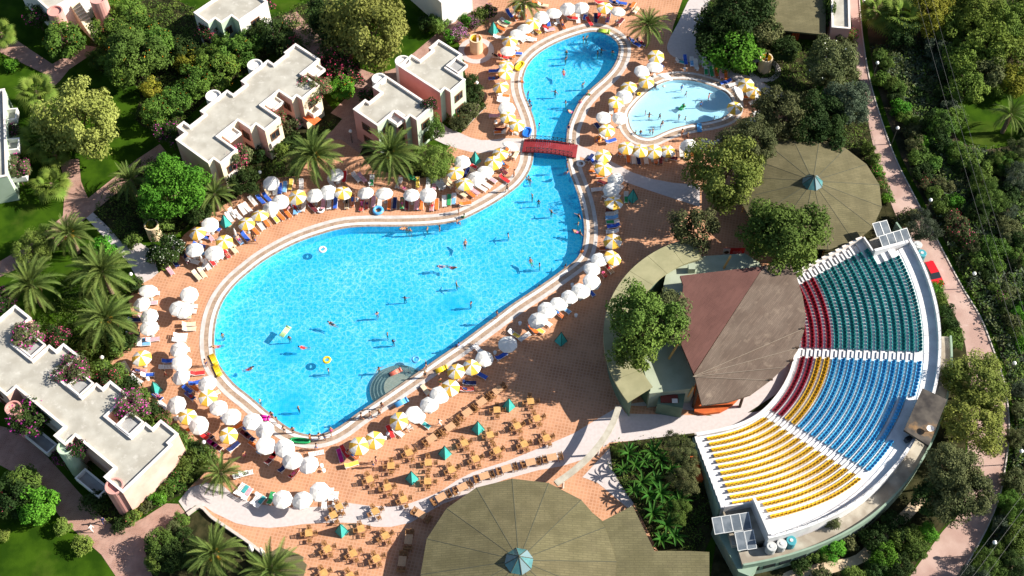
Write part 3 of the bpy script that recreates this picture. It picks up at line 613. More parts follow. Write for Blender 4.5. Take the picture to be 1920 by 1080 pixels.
rel(o, [(1205,640),(1260,605),(1275,630),(1305,715),(1300,728),(1218,738),(1208,695)], .02, 3.7, M_sage, 'lower_roof', False)
rel(o, [(1238,735),(1285,738),(1280,765),(1232,757)], .02, 2.6, M_greenwall, 'counter', False)
q = P(1255, 748, 2.65); MB().box((q.x - BC[0], q.y - BC[1], 2.72), (2.2, 1.1, .18)).build('menu_board', mat('dark_red_board', (.16, .03, .02), rough=.6), o)
q = P(1265, 753, 2.65); MB().box((q.x - BC[0], q.y - BC[1], 2.86), (.7, .6, .08)).build('menu_card', M_coping, o)
q = P(1295, 508, 4.2); MB().prism([(q.x - BC[0] + a, q.y - BC[1] + b_) for a, b_ in ((-.4, -.4), (.5, -.4), (.5, .5), (-.4, .5))], 4.2, 5.2, 0).build('roof_vent', M_sage, o)
ST = empty('stage_roof', (*P2(1380, 630, 6.2), 0)); tag(ST, 'large flat brown shingle stage roof with red-brown and grey-brown halves', 'roof')
red = [(1275,517),(1432,499),(1300.5,700),(1271,631),(1252,572),(1270,561),(1280,547),(1281,534)]
gry = [(1433,498.8),(1481,493),(1493,517),(1505,555),(1511,592),(1508,619),(1497,654),(1482,677),(1445,712),(1407,740),(1364,754),(1316,760),(1301.5,701.5)]
rel(ST, red, 5.9, 6.25, M_shingle_red, 'roof_half'); rel(ST, gry, 5.9, 6.2, M_shingle_grey, 'roof_half')
M_rope = mat('pale_rope', (.34, .28, .21), rough=.9)
for e in ((1505,617),(1497,652),(1474,688),(1445,713)):
    p, q = P(1299, 706, 6.35), P(*e, 6.3); MB().tube((p.x - ST.location.x, p.y - ST.location.y, 6.35), (q.x - ST.location.x, q.y - ST.location.y, 6.3), .022, n=5).build('stay_rope', M_rope, ST)
for x, y in ((1484,676),(1445,712),(1506,616),(1495,652)):
    q = P(x, y, 6.3); MB().box((q.x - ST.location.x, q.y - ST.location.y, 6.35), (.5, .2, .2)).build('floodlight', M_darkwood, ST)
for x, y in ((1310,720),(1400,720),(1470,640),(1470,520),(1300,540)):
    q = P2(x, y, 5.9); MB().tube((q[0] - ST.location.x, q[1] - ST.location.y, 0), (q[0] - ST.location.x, q[1] - ST.location.y, 5.9), .2).build('post', M_darkwood, ST)
stg = MB().prism(px([(1302,771),(1320,776),(1350,772),(1372,760),(1440,690),(1480,560),(1300,560)], .5), 0, .5, 0).build('stage_platform', mat('orange_red_stage', (.46, .09, .02), (.55, .13, .03), scale=1), None)
tag(stg, 'orange-red stage platform peeking out under the brown stage roof', 'stage')
for lab, a, b_ in (('pale timber prop standing on the light sage roof', (1357,503,4.2), (1370,480,6.3)), ('pale timber prop leaning by the dark gap left of the stage roof', (1254,673,3.7), (1271,645,6)), ('pale timber prop beside the bar counter', (1283,752,0.1), (1301,725,4.4))):
    p, q = P(*a), P(*b_); r_ = empty('timber_prop', (p.x, p.y, p.z)); tag(r_, lab, 'prop', 'timber props around the stage roof'); MB().tube((0, 0, 0), q - p, .16, n=4).build('beam', M_wood, r_)
# red drinks sign by the hut
q = P(1375, 466, 1.6); sg = empty('red_sign', (q.x, q.y - .4, 0)); tag(sg, 'red banner sign with a white picture panel behind the sage roof', 'sign')
MB().box((0, 0, 1.5), (3.0, .1, 1.5)).build('board', mat('red_sign_paint', (.55, .03, .03), rough=.5), sg)
MB().box((-1.0, -.07, 1.5), (1.0, .04, 1.45)).build('picture_panel', M_coping, sg); MB().tube((-.95, -.10, 1.4), (-.95, -.13, 1.4), .34, n=14).build('picture_mark', M_darkwood, sg)
for k_ in range(3): MB().lathe([(.2, -.02), (.2, .02)], 12).build('lettering', M_coping, sg, loc=(.1 + .42 * k_, -.08, 1.45)).rotation_euler = (math.pi / 2, 0, 0)
for s_ in (-1.3, 1.3): MB().tube((s_, .1, 0), (s_, .1, 1.2), .05).build('post', M_darkwood, sg)
# arched concrete beam over the path
bp_ = smooth_open([P2(x, y, 2.9) for x, y in ((1160,762),(1150,790),(1132,822),(1105,855),(1075,882),(1042,906))], 6)
o = empty('arched_beam', (bp_[0][0], bp_[0][1], 0)); tag(o, 'curved pale concrete beam spanning from the bar to the large hut', 'beam')
MB().prism([(p[0] - o.location.x, p[1] - o.location.y) for p in strip_poly(bp_, .75)], 2.55, 2.9, 0, 0, True).build('beam', mat('weathered_beam', (.36, .32, .25), (.46, .42, .34), scale=1.2), o)
for i in (1, 14, 27):
    p = bp_[i]; MB().tube((p[0] - o.location.x, p[1] - o.location.y, 0), (p[0] - o.location.x, p[1] - o.location.y, 2.55), .14).build('post', M_coping, o)

# ================================================================ open-air theatre
TC = (20.57, -6.65); A_END1, A_A1, A_A2, A_END2 = R(23.4), R(-13.0), R(-47.6), R(-80.6)
M_conc = mat('white_painted_concrete', (.62, .60, .60), (.74, .72, .71), scale=.5, rough=.7, detail=7); blotch(M_conc, (.46, .42, .40), .7, .54, .74, .55); blotch(M_conc, (.36, .33, .31), 2.2, .62, .75, .5)
M_theatre_green = mat('theatre_green_wall', (.20, .28, .21), (.25, .33, .25), scale=.5, rough=.85)
M_ledge = mat('dirty_ledge', (.26, .22, .17), (.42, .38, .31), scale=.5, rough=.95, detail=8)
NR = 15; R0 = 17.55; ZT = lambda i: .60 + .30 * i
th = empty('amphitheatre', (TC[0], TC[1], 0)); tag(th, 'white open-air amphitheatre with curved rows of coloured plastic seats', 'theatre')
N1, N2 = R(17.5), R(-73.0)            # corner notches where the water heaters stand
def warp(t, k):                       # the yellow wedge is set on a slightly flatter curve than the others
    u = min(1, max(0, (A_A2 - t) / (A_A2 - A_END2))); return 1 - k * u * u * (3 - 2 * u)
def arc_block(r0, r1, z0, z1, a0, a1, m, nm, parent=th, n=None, z1b=None, c=(0, 0), k_=.05, inner=None):
    wk = .022 if c != (0, 0) else k_; n = n or max(3, int(abs(a1 - a0) / R(2.2))); ts = [a0 + (a1 - a0) * i / n for i in range(n + 1)]; k = n + 1
    z1b = z1 if z1b is None else z1b
    ci, ki = inner or (c, wk)
    vs_ = [(cc[0] + warp(t, kk) * r * math.cos(t), cc[1] + warp(t, kk) * r * math.sin(t), z) for r, z, cc, kk in ((r0, z0, ci, ki), (r1, z0, c, wk), (r1, z1b, c, wk), (r0, z1, ci, ki)) for t in ts]
    fs = []
    for i in range(n):
        for a_, b_ in ((0, 1), (1, 2), (2, 3), (3, 0)): fs.append((a_ * k + i, a_ * k + i + 1, b_ * k + i + 1, b_ * k + i))
    fs += [(0, k, 2 * k, 3 * k), (n, 3 * k + n, 2 * k + n, k + n)]
    fs = [tuple(reversed(f)) for f in fs]
    return MB().add(vs_, fs).build(nm, m, parent)
for i in range(NR):
    lo, hi = (N2, N1) if i >= 12 else (A_END2, A_END1)
    arc_block(R0 + i, R0 + i + 1, .0, ZT(i), lo, hi, M_conc, 'tier')
RC = (.15, .6); arc_block(32.551, 34.35, 0, ZT(14) + .02, N2 - .012, N1 - .012, M_conc, 'gallery_floor', c=RC, inner=((0, 0), .05))
arc_block(34.35, 34.7, 0, ZT(14) + .72, N2 - .026, N1, M_conc, 'rim_wall', c=RC)
arc_block(17.05, 17.5, 0, .95, A_END2, A_END1, M_conc, 'front_wall')
for a, s_ in ((A_END1, 1), (A_END2, -1)):
    lim = 29.55 if True else 0
    for i in range(12):
        b = MB(); r0, r1 = R0 + i, R0 + i + 1; w = .3 / ((r0 + r1) / 2)
        arc_block(r0, r1, 0, ZT(i) + (.75 if s_ > 0 else .25), a if s_ > 0 else a - w, a + w if s_ > 0 else a, M_coping if s_ > 0 else M_conc, 'end_wall', n=3, z1b=ZT(i) + (.75 if s_ > 0 else .25))
for a, s_ in ((N1, 1), (N2, -1)):
    w = .012
    arc_block(29.5, 34.5, 0, ZT(14) + .75, a if s_ > 0 else a - w, a + w if s_ > 0 else a, M_conc, 'end_wall', n=3)
    lo, hi = (N1 + w, A_END1) if s_ > 0 else (A_END2, N2 - w)
    arc_block(29.56, 34.3, 0, 3.4, lo, hi, M_ledge, 'heater_deck'); arc_block(29.55, 29.75, 3.4, ZT(12) + .6, lo, hi, M_conc, 'end_wall', n=3)
arc_block(34.71, 36.4, 0, 3.2, A_END2 + .01, R(-6), M_ledge, 'outer_ledge', c=RC); arc_block(36.41, 36.65, 0, 3.6, A_END2 + .01, R(-6), M_theatre_green, 'ledge_parapet', c=RC)
arc_block(34.71, 34.95, 0, 4.6, R(-6), A_END1, M_theatre_green, 'outer_cladding', c=RC)
for k in range(9):
    t = A_END2 + .05 + k * .055; w_ = MB().box((0, 0, 0), (1.5, .08, .9)).build('window', M_glass, th, loc=(RC[0] + 36.67 * warp(t, .022) * math.cos(t), RC[1] + 36.67 * warp(t, .022) * math.sin(t), 1.8), rz=t + math.pi / 2)
# side wall of the yellow block and its lower green annexe
for i in range(12):
    w = .02; arc_block(R0 + i, R0 + i + 1, 0, ZT(i) + .02, A_END2 - (.3 + .25) / (R0 + i), A_END2 - .302 / (R0 + i), M_theatre_green, 'side_cladding', n=2)
p = [(q[0] - TC[0], q[1] - TC[1]) for q in px([(1338,985),(1352,965),(1440,1040),(1405,1080),(1385,1072)], 2.6)]
MB().prism(p, 0, 2.6, 0).build('corner_block', M_theatre_green, th)
# stairs: half-height blocks along both aisles and the far end
st = MB().box((0, 0, 0), (.42, 1.0, .157)).mesh('aisle_step', M_conc)
M_conc_step = M_conc
for t, off in ((A_A1, 0), (A_A2, 0), (A_END1, -.85)):
    for i in range(1, NR if t in (A_A1, A_A2) else 12):
        r = R0 + i - .25; tt = t + off / r
        link('aisle_step', st, th, (r * math.cos(tt), r * math.sin(tt), ZT(i - 1) + .079 + .003), tt)
# seats
def seat_mesh(nm, m):
    b = MB()
    pan = [(-.19, -.20, .32), (.19, -.20, .32), (.20, .16, .36), (-.20, .16, .36)]
    b.add([(x, y, z) for x, y, z in pan] + [(x, y, z + .06) for x, y, z in pan], [(4, 5, 6, 7), (3, 2, 1, 0), (0, 1, 5, 4), (1, 2, 6, 5), (2, 3, 7, 6), (3, 0, 4, 7)])
    arc = [(-.21, -.02), (-.19, -.16), (-.10, -.22), (.10, -.22), (.19, -.16), (.21, -.02)]
    vs_ = []
    for z, k in ((.36, 1.0), (.58, 1.04), (.70, 1.0)): vs_ += [(x * k, y * k - (z - .36) * .22, z - (.10 if abs(x) > .2 and z > .6 else 0)) for x, y in arc]
    n = len(arc); fs = [(r_ * n + i, r_ * n + i + 1, (r_ + 1) * n + i + 1, (r_ + 1) * n + i) for r_ in (0, 1) for i in range(n - 1)]
    b.add(vs_, fs); b.add([(x * .86, y * .86, z) for x, y, z in vs_], [tuple(reversed(f)) for f in fs])
    b.add([(x, y, z) for x, y, z in vs_[2 * n:]] + [(x * .86, y * .86, z) for x, y, z in vs_[2 * n:]], [(i, i + 1, n + i + 1, n + i) for i in range(n - 1)])
    b.box((0, -.05, .16), (.16, .2, .30))
    b.v = [(x, y * 1.1, max(.0, (z - .2) * .88)) for x, y, z in b.v]
    return b, b.mesh(nm, m)
SEATC = {'teal': ((.012, .21, .20), (.03, .30, .28)), 'red': ((.30, .008, .02), (.40, .015, .03)), 'yellow': ((.72, .40, .01), (.80, .48, .02)), 'blue': ((.05, .37, .68), (.09, .48, .78))}
SM = {k: mat(k + '_seat_plastic', v[0], v[1], scale=.5, rough=.28, spec=.6) for k, v in SEATC.items()}
SEAT = {k: seat_mesh('seat', SM[k]) for k in SM}
seats = []
PITCH_S = .55
for i in range(NR):
    r = R0 + i + .52; z = ZT(i)
    for a0, a1, g0, g1, blk in ((A_A1, A_END1, .75, 1.55, 't'), (A_A2, A_A1, .75, .75, 'b'), (A_END2, A_A2, 1.25, .75, 'y')):
        if i >= 12 and blk == 't': a1, g1 = N1, 1.35
        if i >= 12 and blk == 'y': a0, g0 = N2, .9
        lo, hi = a0 + g0 / r, a1 - g1 / r; n = int((hi - lo) * r / PITCH_S) + 1
        colr = 'yellow' if blk == 'y' else ('red' if i < (4 if blk == 't' else 2) else ('yellow' if blk == 'b' and i < 4 else ('teal' if blk == 't' else 'blue')))
        for k in range(n):
            t = lo + (hi - lo) * (k + .5) / n
            if blk == 'b' and i == 14 and R(-37) < t < R(-24): continue        # the projection booth stands here
            seats.append((warp(t, .05) * r * math.cos(t), warp(t, .05) * r * math.sin(t), z, t + math.pi / 2, colr))
seats.sort(key=lambda s_: (s_[0] + TC[0] - CAM.x) ** 2 + (s_[1] + TC[1] - CAM.y) ** 2 + (s_[2] - CAM.z) ** 2)
for x, y, z, rz, c in seats[:300]: link('seat', SEAT[c][1], th, (x, y, z), rz, 1.14)
rest = MB(); order = list(SM)
for x, y, z, rz, c in seats[300:]:
    Mx = Matrix.Translation((x, y, z)) @ Matrix.Rotation(rz, 4, 'Z') @ Matrix.Scale(1.14, 4); src = SEAT[c][0]
    rest.add([Mx @ Vector(v) for v in src.v], src.f, order.index(c))
o = rest.build('seat_rows', [SM[k] for k in order], th); o['kind'] = 'stuff'
# railing on the rim
M_rail = mat('grey_steel_rail', (.35, .35, .34), rough=.4, metal=.6)
rb = MB(); pts = [(RC[0] + 34.52 * warp(t, .022) * math.cos(t), RC[1] + 34.52 * warp(t, .022) * math.sin(t), ZT(14) + .72) for t in [N2 + (N1 - N2) * i / 40 for i in range(41)]]
for i in range(41):
    rb.tube(pts[i], (pts[i][0], pts[i][1], pts[i][2] + .55), .03, n=4, cap=False)
    if i: rb.tube((pts[i - 1][0], pts[i - 1][1], pts[i - 1][2] + .55), (pts[i][0], pts[i][1], pts[i][2] + .55), .03, n=4, cap=False)
rb.build('railing', M_rail, th)
# projection booth on the rim
bth = empty('projection_booth', (*P2(1735, 782, 6.6), 0)); tag(bth, 'small booth with dark stained flat roof on the theatre rim', 'booth')
M_stain = mat('stained_dark_roof', (.035, .03, .028), (.10, .085, .07), scale=.6, rough=.95, detail=8); blotch(M_stain, (.30, .17, .07), .35, .56, .68, .8)
rel(bth, [(1730,728),(1776,749),(1742,836),(1695,806)], 6.25, 6.6, M_stain, 'roof_slab'); rel(bth, [(1735,738),(1768,755),(1740,822),(1705,800)], 4.7, 6.24, M_theatre_green, 'wall', False)
q = P(1704, 822, 5.4); MB().box((q.x - bth.location.x + .1, q.y - bth.location.y, 5.4), (1.3, .5, .8), R(28)).build('window', M_glass, bth)
q = P(1743, 806, 6.9); d_ = MB(); d_.lathe([(.02, .45), (.32, .55), (.45, .7)], 14); dish = d_.build('satellite_dish', M_coping, bth, loc=(q.x - bth.location.x, q.y - bth.location.y, 6.6)); MB().tube((0, 0, 0), (0, 0, .5), .05).build('mast', M_rail, dish)
# solar water heaters
M_panel = mat('solar_panel_glass', (.10, .12, .14), (.17, .19, .21), scale=1, rough=.25, spec=.5); M_alu = mat('aluminium_frame', (.62, .62, .60), rough=.4, metal=.3)
M_tank_grey = mat('grey_tank', (.42, .42, .41), (.5, .5, .48), scale=2, rough=.5); M_tank_blue = mat('blue_tank', (.05, .26, .30), rough=.5)
def solar(lab, x, y, z, rz, w=1.15, l=2.0, tilt=R(22)):
    q = P(x, y, z); r_ = empty('solar_panel', (q.x, q.y, q.z), rz); tag(r_, lab, 'solar panel', 'solar panels at the theatre corners')
    for sx, sy, lx, ly in ((0, 1, w, .07), (0, -1, w, .07), (1, 0, .07, l), (-1, 0, .07, l)): pass
    f = MB()
    for sx, sy, lx, ly in ((0, 1, w, .08), (0, -1, w, .08), (1, 0, .08, l - .16), (-1, 0, .08, l - .16)): f.box((sx * (w / 2 - .04), sy * (l / 2 - .04), 0), (lx, ly, .10))
    fo = f.build('frame', M_alu, r_); fo.rotation_euler = (tilt, 0, 0)
    g = MB().box((0, 0, 0), (w - .16, l - .16, .05)).build('glass', M_panel, r_); g.rotation_euler = (tilt, 0, 0)
    MB().tube((-w / 3, l * .42, -.9), (-w / 3, l * .42, .2), .03, n=4).tube((w / 3, l * .42, -.9), (w / 3, l * .42, .2), .03, n=4).build('stand', M_rail, r_)
names = ('first', 'second', 'third', 'fourth')
for i in range(4): solar(f'{names[i]} panel from the green wall in the row of four by the yellow seats', 1346 + i * 17.3, 985 - i * 2.6, 4.4, R(10))
for i in range(2): solar(('left' if i == 0 else 'right') + ' panel of the lower pair at the yellow seats corner', 1389 + i * 18, 1014 - i * 2, 4.2, R(10), l=2.2)
for i in range(2): solar(('outer' if i else 'inner') + ' panel of the pair nearest the olive hut', 1647 + i * 13, 430 - i * 3, 5.4, R(18), l=2.0)
for i in range(4): solar(f'{names[i]} panel from the teal seats in the row behind the theatre corner', 1659 + i * 13, 454 - i * 4, 5.0, R(18), l=2.0)
def tank(lab, x, y, z, m, h=1.7, r=.62):
    q = P(x, y, z); r_ = empty('water_tank', (q.x, q.y, q.z - h)); tag(r_, lab, 'tank', 'water tanks beside the solar panels')
    MB().lathe([(r, 0), (r, h - .05), (r * .9, h), (.01, h)], 18).build('body', m, r_, smooth=False)
    MB().lathe([(r * .35, h), (r * .35, h + .07), (.01, h + .07)], 12).build('lid', M_alu, r_)
tank('grey tank farthest left of the three by the yellow seats corner', 1447, 1024, 4.5, M_tank_grey, 1.3); tank('grey tank in the middle of the three by the yellow seats', 1466, 1019, 4.5, M_tank_grey, 1.3); tank('blue tank under the theatre rim beside two grey ones', 1484, 1013, 4.5, M_tank_blue, 1.3)
tank('grey tank behind the upper theatre corner nearest the panels', 1721, 458, 4.6, M_tank_grey); tank('teal-sided tank behind the upper theatre corner above the red car', 1729, 474, 4.6, M_tank_blue)
# ================================================================ footbridge
M_redwood = mat('red_bridge_deck', (.20, .016, .022), (.26, .026, .03), scale=1.2, rough=.7); M_green_iron = mat('dark_green_iron', (.02, .05, .045), rough=.5)
bl, brt = P(981, 273, .25), P(1082, 284, .25); bd = brt - bl; blen = bd.length
fb = empty('footbridge', (bl.x, bl.y, 0), math.atan2(bd.y, bd.x)); tag(fb, 'arched red footbridge with dark iron railings over the pool neck', 'bridge')
arch = lambda u: .30 + .32 * math.sin(math.pi * u) ** 1.0
NB = 26
for i in range(NB):
    u0, u1 = i / NB, (i + 1) / NB - .002; b = MB()
    vs_ = [(blen * u, s_ * 1.25, arch(u) - d) for u in (u0, u1) for s_ in (-1, 1) for d in (0, .12)]
    b.add(vs_, [(0, 4, 6, 2), (1, 3, 7, 5), (0, 1, 5, 4), (2, 6, 7, 3), (0, 2, 3, 1), (4, 5, 7, 6)]); b.build('plank', M_redwood, fb)
for s_ in (-1.15, 1.15):
    b = MB(); n = 11
    for i in range(n + 1):
        u = .08 + .84 * i / n; z = arch(u)
        if i % 2 == 0 or True: b.tube((blen * u, s_, z), (blen * u, s_, z + .95), .04, n=5)
        if i < n:
            v = .08 + .84 * (i + 1) / n
            for h0, h1 in ((.95, .95), (.15, .15), (.15, .95), (.95, .15)): b.tube((blen * u, s_, z + h0), (blen * v, s_, arch(v) + h1), .035 if h0 == h1 else .025, n=5)
    b.build('railing', M_green_iron, fb)

# ================================================================ parasols
M_canvas = mat('white_canvas', (0.824, 0.793, 0.721), (0.886, 0.865, 0.824), scale=1.5, rough=.9, rnd=.08, coords='Object')
M_yellow = mat('yellow_canvas', (.80, .46, .05), (.86, .54, .09), scale=1.5, rough=.9, rnd=.06, coords='Object')
for m in (M_canvas, M_yellow):                     # thin cloth lets some light through
    nt = m.node_tree; N = nt.nodes; L = nt.links; b = N['Principled BSDF']; s_ = b.inputs['Base Color'].links[0].from_socket
    tr = N.new('ShaderNodeBsdfTranslucent'); L.new(s_, tr.inputs[0]); mx = N.new('ShaderNodeMixShader'); mx.inputs[0].default_value = .12
    L.new(b.outputs[0], mx.inputs[1]); L.new(tr.outputs[0], mx.inputs[2]); L.new(mx.outputs[0], N['Material Output'].inputs[0])
M_pole = mat('white_pole', (.72, .71, .68), rough=.4); M_base = mat('concrete_base', (.45, .43, .40), rough=.9)
PR = 1.27
def canopy_mesh(nm, two):
    b = MB(); rings = ((.03, .62), (.30, .53), (.62, .38), (.90, .17), (1.0, .06)); n = 8; sub = 2; N_ = n * sub
    vs_ = [(0, 0, .64)]
    for f, z in rings[1:]:
        for k in range(N_):
            t = 2 * math.pi * k / N_; sag = 1.0 if k % sub == 0 else (.955 if f > .8 else .975)
            vs_.append((PR * f * sag * math.cos(t), PR * f * sag * math.sin(t), z - (.025 if k % sub else 0) * (f > .5)))
    for k in range(N_):                                # short valance
        t = 2 * math.pi * k / N_; sag = 1.0 if k % sub == 0 else .955
        vs_.append((PR * 1.005 * sag * math.cos(t), PR * 1.005 * sag * math.sin(t), -.08))
    b.v = vs_; nr = len(rings)
    for k in range(N_):
        j = (k + 1) % N_; pm = (k // sub) % 2 if two else 0
        b.f.append([0, 1 + k, 1 + j]); b.m.append(pm)
        for r_ in range(nr - 1):
            a = 1 + r_ * N_; c = a + N_; b.f.append([a + k, c + k, c + j, a + j]); b.m.append(pm)
    return b.mesh(nm, [M_canvas, M_yellow])
CAN_W, CAN_Y = canopy_mesh('canopy', False), canopy_mesh('canopy', True)
POLE = MB().tube((0, 0, 0), (0, 0, 2.6), .025, n=6).mesh('pole', M_pole)
BASE = MB().lathe([(.26, 0), (.26, .09), (.10, .16), (.01, .16)], 10).mesh('base', M_base)
FINIAL = MB().lathe([(.05, 0), (.06, .05), (.01, .10)], 6).mesh('finial', M_pole)
def parasol(x, y, yel, tilt=0.0, tdir=0.0, k=1.0):
    p = P(x, y, 2.25); o = empty('parasol', (p.x, p.y, .01)); tag(o, cat='parasol')
    if tilt: o.location.x += .9 * math.cos(tdir) * -0.0
    link('pole', POLE, o); link('base', BASE, o)
    c = link('canopy', CAN_Y if yel else CAN_W, o, (0, 0, 2.0), random.uniform(0, .8), k); link('finial', FINIAL, c, (0, 0, .62))
    if tilt: c.rotation_euler = (tilt * math.sin(tdir) * -1, tilt * math.cos(tdir), c.rotation_euler.z); 
    else: c.rotation_euler = (random.gauss(0, .09), random.gauss(0, .09), c.rotation_euler.z); c.scale = (random.uniform(.93, 1.05),) * 2 + (random.uniform(.8, 1.15),)
    o['group'] = 'striped parasols' if yel else 'white parasols'
    return o
def parasols(fmt, mark, lst):
    items = [(parasol(e[0], e[1], e[2] == 'y', *(e[3:])), 'yellow-and-white' if e[2] == 'y' else 'white') for e in lst]
    number_off(items, P2(*mark), fmt); return items
T = (.6, 0.0)
parasols('{} parasol by the narrow upper pool on the villa side, {} to the footbridge', (985, 272), [(969,233,'y'),(952,218,'y'),(950,202,'w'),(939,162,'y'),(948,136,'y'),(949,122,'y'),(952,94,'w'),(956,76,'y'),(971,63,'w'),(984,52,'w'),(1000,42,'y'),(1016,31,'w'),(1038,23,'w'),(1064,15,'w'),(1089,13,'w'),(974,11,'y'),(1134,13,'y'),(1159,20,'w')])
parasols('{} parasol between the upper pool and the wading pool, {} to the footbridge', (1083, 280), [(1230,105,'y'),(1228,124,'w'),(1204,132,'w'),(1212,152,'y'),(1247,143,'w',.75,.3),(1179,162,'y'),(1170,180,'w'),(1155,190,'y'),(1132,219,'w'),(1162,220,'w'),(1138,243,'y')])
parasols('{} parasol on the far side of the wading pool, {} to its shower tower', (1433, 130), [(1399,158,'y'),(1414,172,'y'),(1385,173,'w',.9,0),(1378,201,'y'),(1411,228,'w')])
parasols('{} parasol in the row under the wading pool, {} to the footbridge', (1083, 280), [(1175,276,'y'),(1200,281,'y'),(1226,283,'y'),(1252,282,'y'),(1291,271,'w')])
parasols('{} parasol on the right pool bank just below the footbridge, {} to it', (1083, 280), [(1131,291,'y'),(1131,315,'y'),(1154,335,'w'),(1147,354,'w'),(1151,379,'y')])
parasols('{} parasol in the cluster left of the footbridge, {} to it', (985, 272), [(957,272,'w',.7,.6),(938,287,'y'),(925,304,'y'),(910,320,'w'),(892,333,'w'),(866,302,'w'),(854,323,'y'),(871,344,'y')])
parasols('{} parasol in the row under the two villa palms, {} to the feathery bush', (810, 300), [(802,364,'w'),(771,364,'w'),(720,361,'w'),(685,360,'w'),(643,360,'y'),(615,359,'w'),(589,365,'w'),(557,368,'y'),(508,342,'w'),(629,326,'w')])
parasols('{} parasol on the slanting northwest bank, {} to the round pot in the shrubs', (290, 432), [(525,377,'w'),(507,390,'w'),(487,402,'y'),(462,418,'y'),(393,420,'w'),(370,436,'y'),(420,452,'y'),(364,467,'w'),(401,473,'w')])
parasols('{} parasol on the west deck, {} to the white-flowering shrub', (310, 465), [(277,544,'w',.3,.5),(354,551,'w'),(265,569,'w'),(279,592,'w'),(279,613,'w'),(333,577,'w'),(344,580,'w'),(335,654,'w'),(340,679,'w'),(265,670,'y'),(339,705,'w')])
parasols('{} parasol on the southwest corner of the deck, {} to the spiky path palm', (415, 890), [(388,718,'w'),(389,744,'y'),(330,758,'w'),(351,780,'y'),(372,796,'w'),(409,763,'w'),(433,780,'w'),(428,815,'y'),(473,789,'w'),(496,805,'w'),(498,834,'w'),(533,839,'w'),(548,862,'w'),(578,870,'w'),(529,935,'w'),(566,937,'w'),(599,921,'w')])
parasols('{} parasol along the straight pool edge, {} to the whirlpool steps', (747, 725), [(952,644,'w'),(908,671,'w'),(884,687,'y'),(855,695,'y'),(844,726,'y'),(824,739,'w'),(805,757,'w'),(779,776,'w'),(748,788,'y'),(702,824,'y'),(673,835,'y')])
parasols('{} parasol along the pool bend facing the bar roof, {} to the footbridge', (1083, 280), [(1149,451,'y'),(1149,482,'y',.35,0),(1124,485,'w'),(1110,503,'w'),(1110,527,'w'),(1089,544,'w'),(1068,555,'w'),(1048,568,'w'),(1026,580,'w'),(1008,599,'w')])

# ================================================================ sun loungers
M_lw = mat('white_lounger_plastic', (.74, .73, .71), (.80, .79, .77), scale=1.5, rough=.45, rnd=.05, coords='Object')
CUSH = {}
for k, c in {'o': (.62, .15, .03), 'r': (.55, .03, .03), 'b': (.03, .09, .42), 'n': (.015, .025, .10), 'c': (.66, .52, .34), 'p': (.62, .30, .34), 'm': (.42, .015, .16), 'g': (.03, .25, .08), 'd': (.12, .02, .025), 'y': (.72, .50, .08), 'l': (.16, .36, .62), 't': (.05, .30, .30)}.items():
    CUSH[k] = mat('cushion_' + k, c, tuple(min(1, v * 1.25) for v in c), scale=3, rough=.95, coords='Object')
CNAME = {'w': 'bare white', 'o': 'orange-padded', 'r': 'red-padded', 'b': 'blue-padded', 'n': 'navy-padded', 'c': 'cream-padded', 'p': 'pink-padded', 'm': 'magenta-padded', 'g': 'green-padded', 'd': 'dark-red-padded', 'y': 'yellow-padded', 'l': 'light-blue-padded', 't': 'teal-padded'}
def lounger_meshes():
    b = MB()
    for y in (-.29, .29): b.box((.25, y, .30), (1.35, .05, .06))
    for i in range(7): b.box((-.35 + i * .19 + .02, 0, .305), (.13, .54, .03))
    seat = b.mesh('seat', M_lw)
    b = MB()
    for y in (-.29, .29): b.box((-.30, y, 0), (.66, .05, .05))
    for i in range(4): b.box((-.10 - i * .165, 0, 0), (.115, .54, .03))
    back = b.mesh('backrest', M_lw)
    b = MB()
    for x in (-.75, .80):
        for y in (-.27, .27): b.box((x, y, .135), (.06, .06, .27))
    b.box((-.6, -.29, .285), (.5, .04, .04)); b.box((-.6, .29, .285), (.5, .04, .04))
    legs = b.mesh('leg_frame', M_lw); return seat, back, legs
L_SEAT, L_BACK, L_LEG = lounger_meshes()
PADM = {}
def pad_mesh(k):
    if k not in PADM:
        b = MB(); b.box((.28, 0, .36), (1.25, .54, .07)); b.box((-.36 - .28 * math.cos(.6), 0, .36 + .28 * math.sin(.6) + .02), (.62, .54, .07), 0, 0, ('Y', .6)); PADM[k] = b.mesh('cushion', CUSH[k])
    return PADM[k]
LYING = []
def lounger(x, y, c, rz, back=None):
    p = P(x, y, .3); o = empty('sun_lounger', (p.x, p.y, .012), rz); tag(o, cat='sun lounger', group='sun loungers on the deck')
    link('seat', L_SEAT, o); link('leg_frame', L_LEG, o)
    bk = link('backrest', L_BACK, o, (-.36, 0, .32)); a = .6 if c != 'w' else random.choice((.6, .45, .2, .8)); bk.rotation_euler = (0, a, 0)
    if c != 'w': link('cushion', pad_mesh(c), o)
    return o
def loungers(fmt, mark, rz, lst):
    items = []
    for e in lst:
        o = lounger(e[0], e[1], e[2], (R(e[3]) if len(e) > 3 else R(rz)) + random.uniform(-.08, .08)); items.append((o, CNAME[e[2]] + ' lounger'))
    number_off(items, P2(*mark), fmt); return items
DOWN = -90
LG = []
LG += loungers('{} in front row below villa palms, {} to the bush', (810, 300), DOWN, [(554,393,'l'),(569,387,'w'),(606,383,'p'),(617,383,'w'),(629,382,'b'),(650,382,'c'),(661,378,'o'),(678,386,'r'),(688,382,'r'),(700,379,'p'),(712,380,'w'),(730,384,'o'),(740,382,'n'),(754,382,'g'),(763,384,'d'),(781,384,'p'),(790,384,'o'),(810,386,'p'),(819,384,'o'),(833,378,'w'),(842,376,'g'),(851,374,'w')])
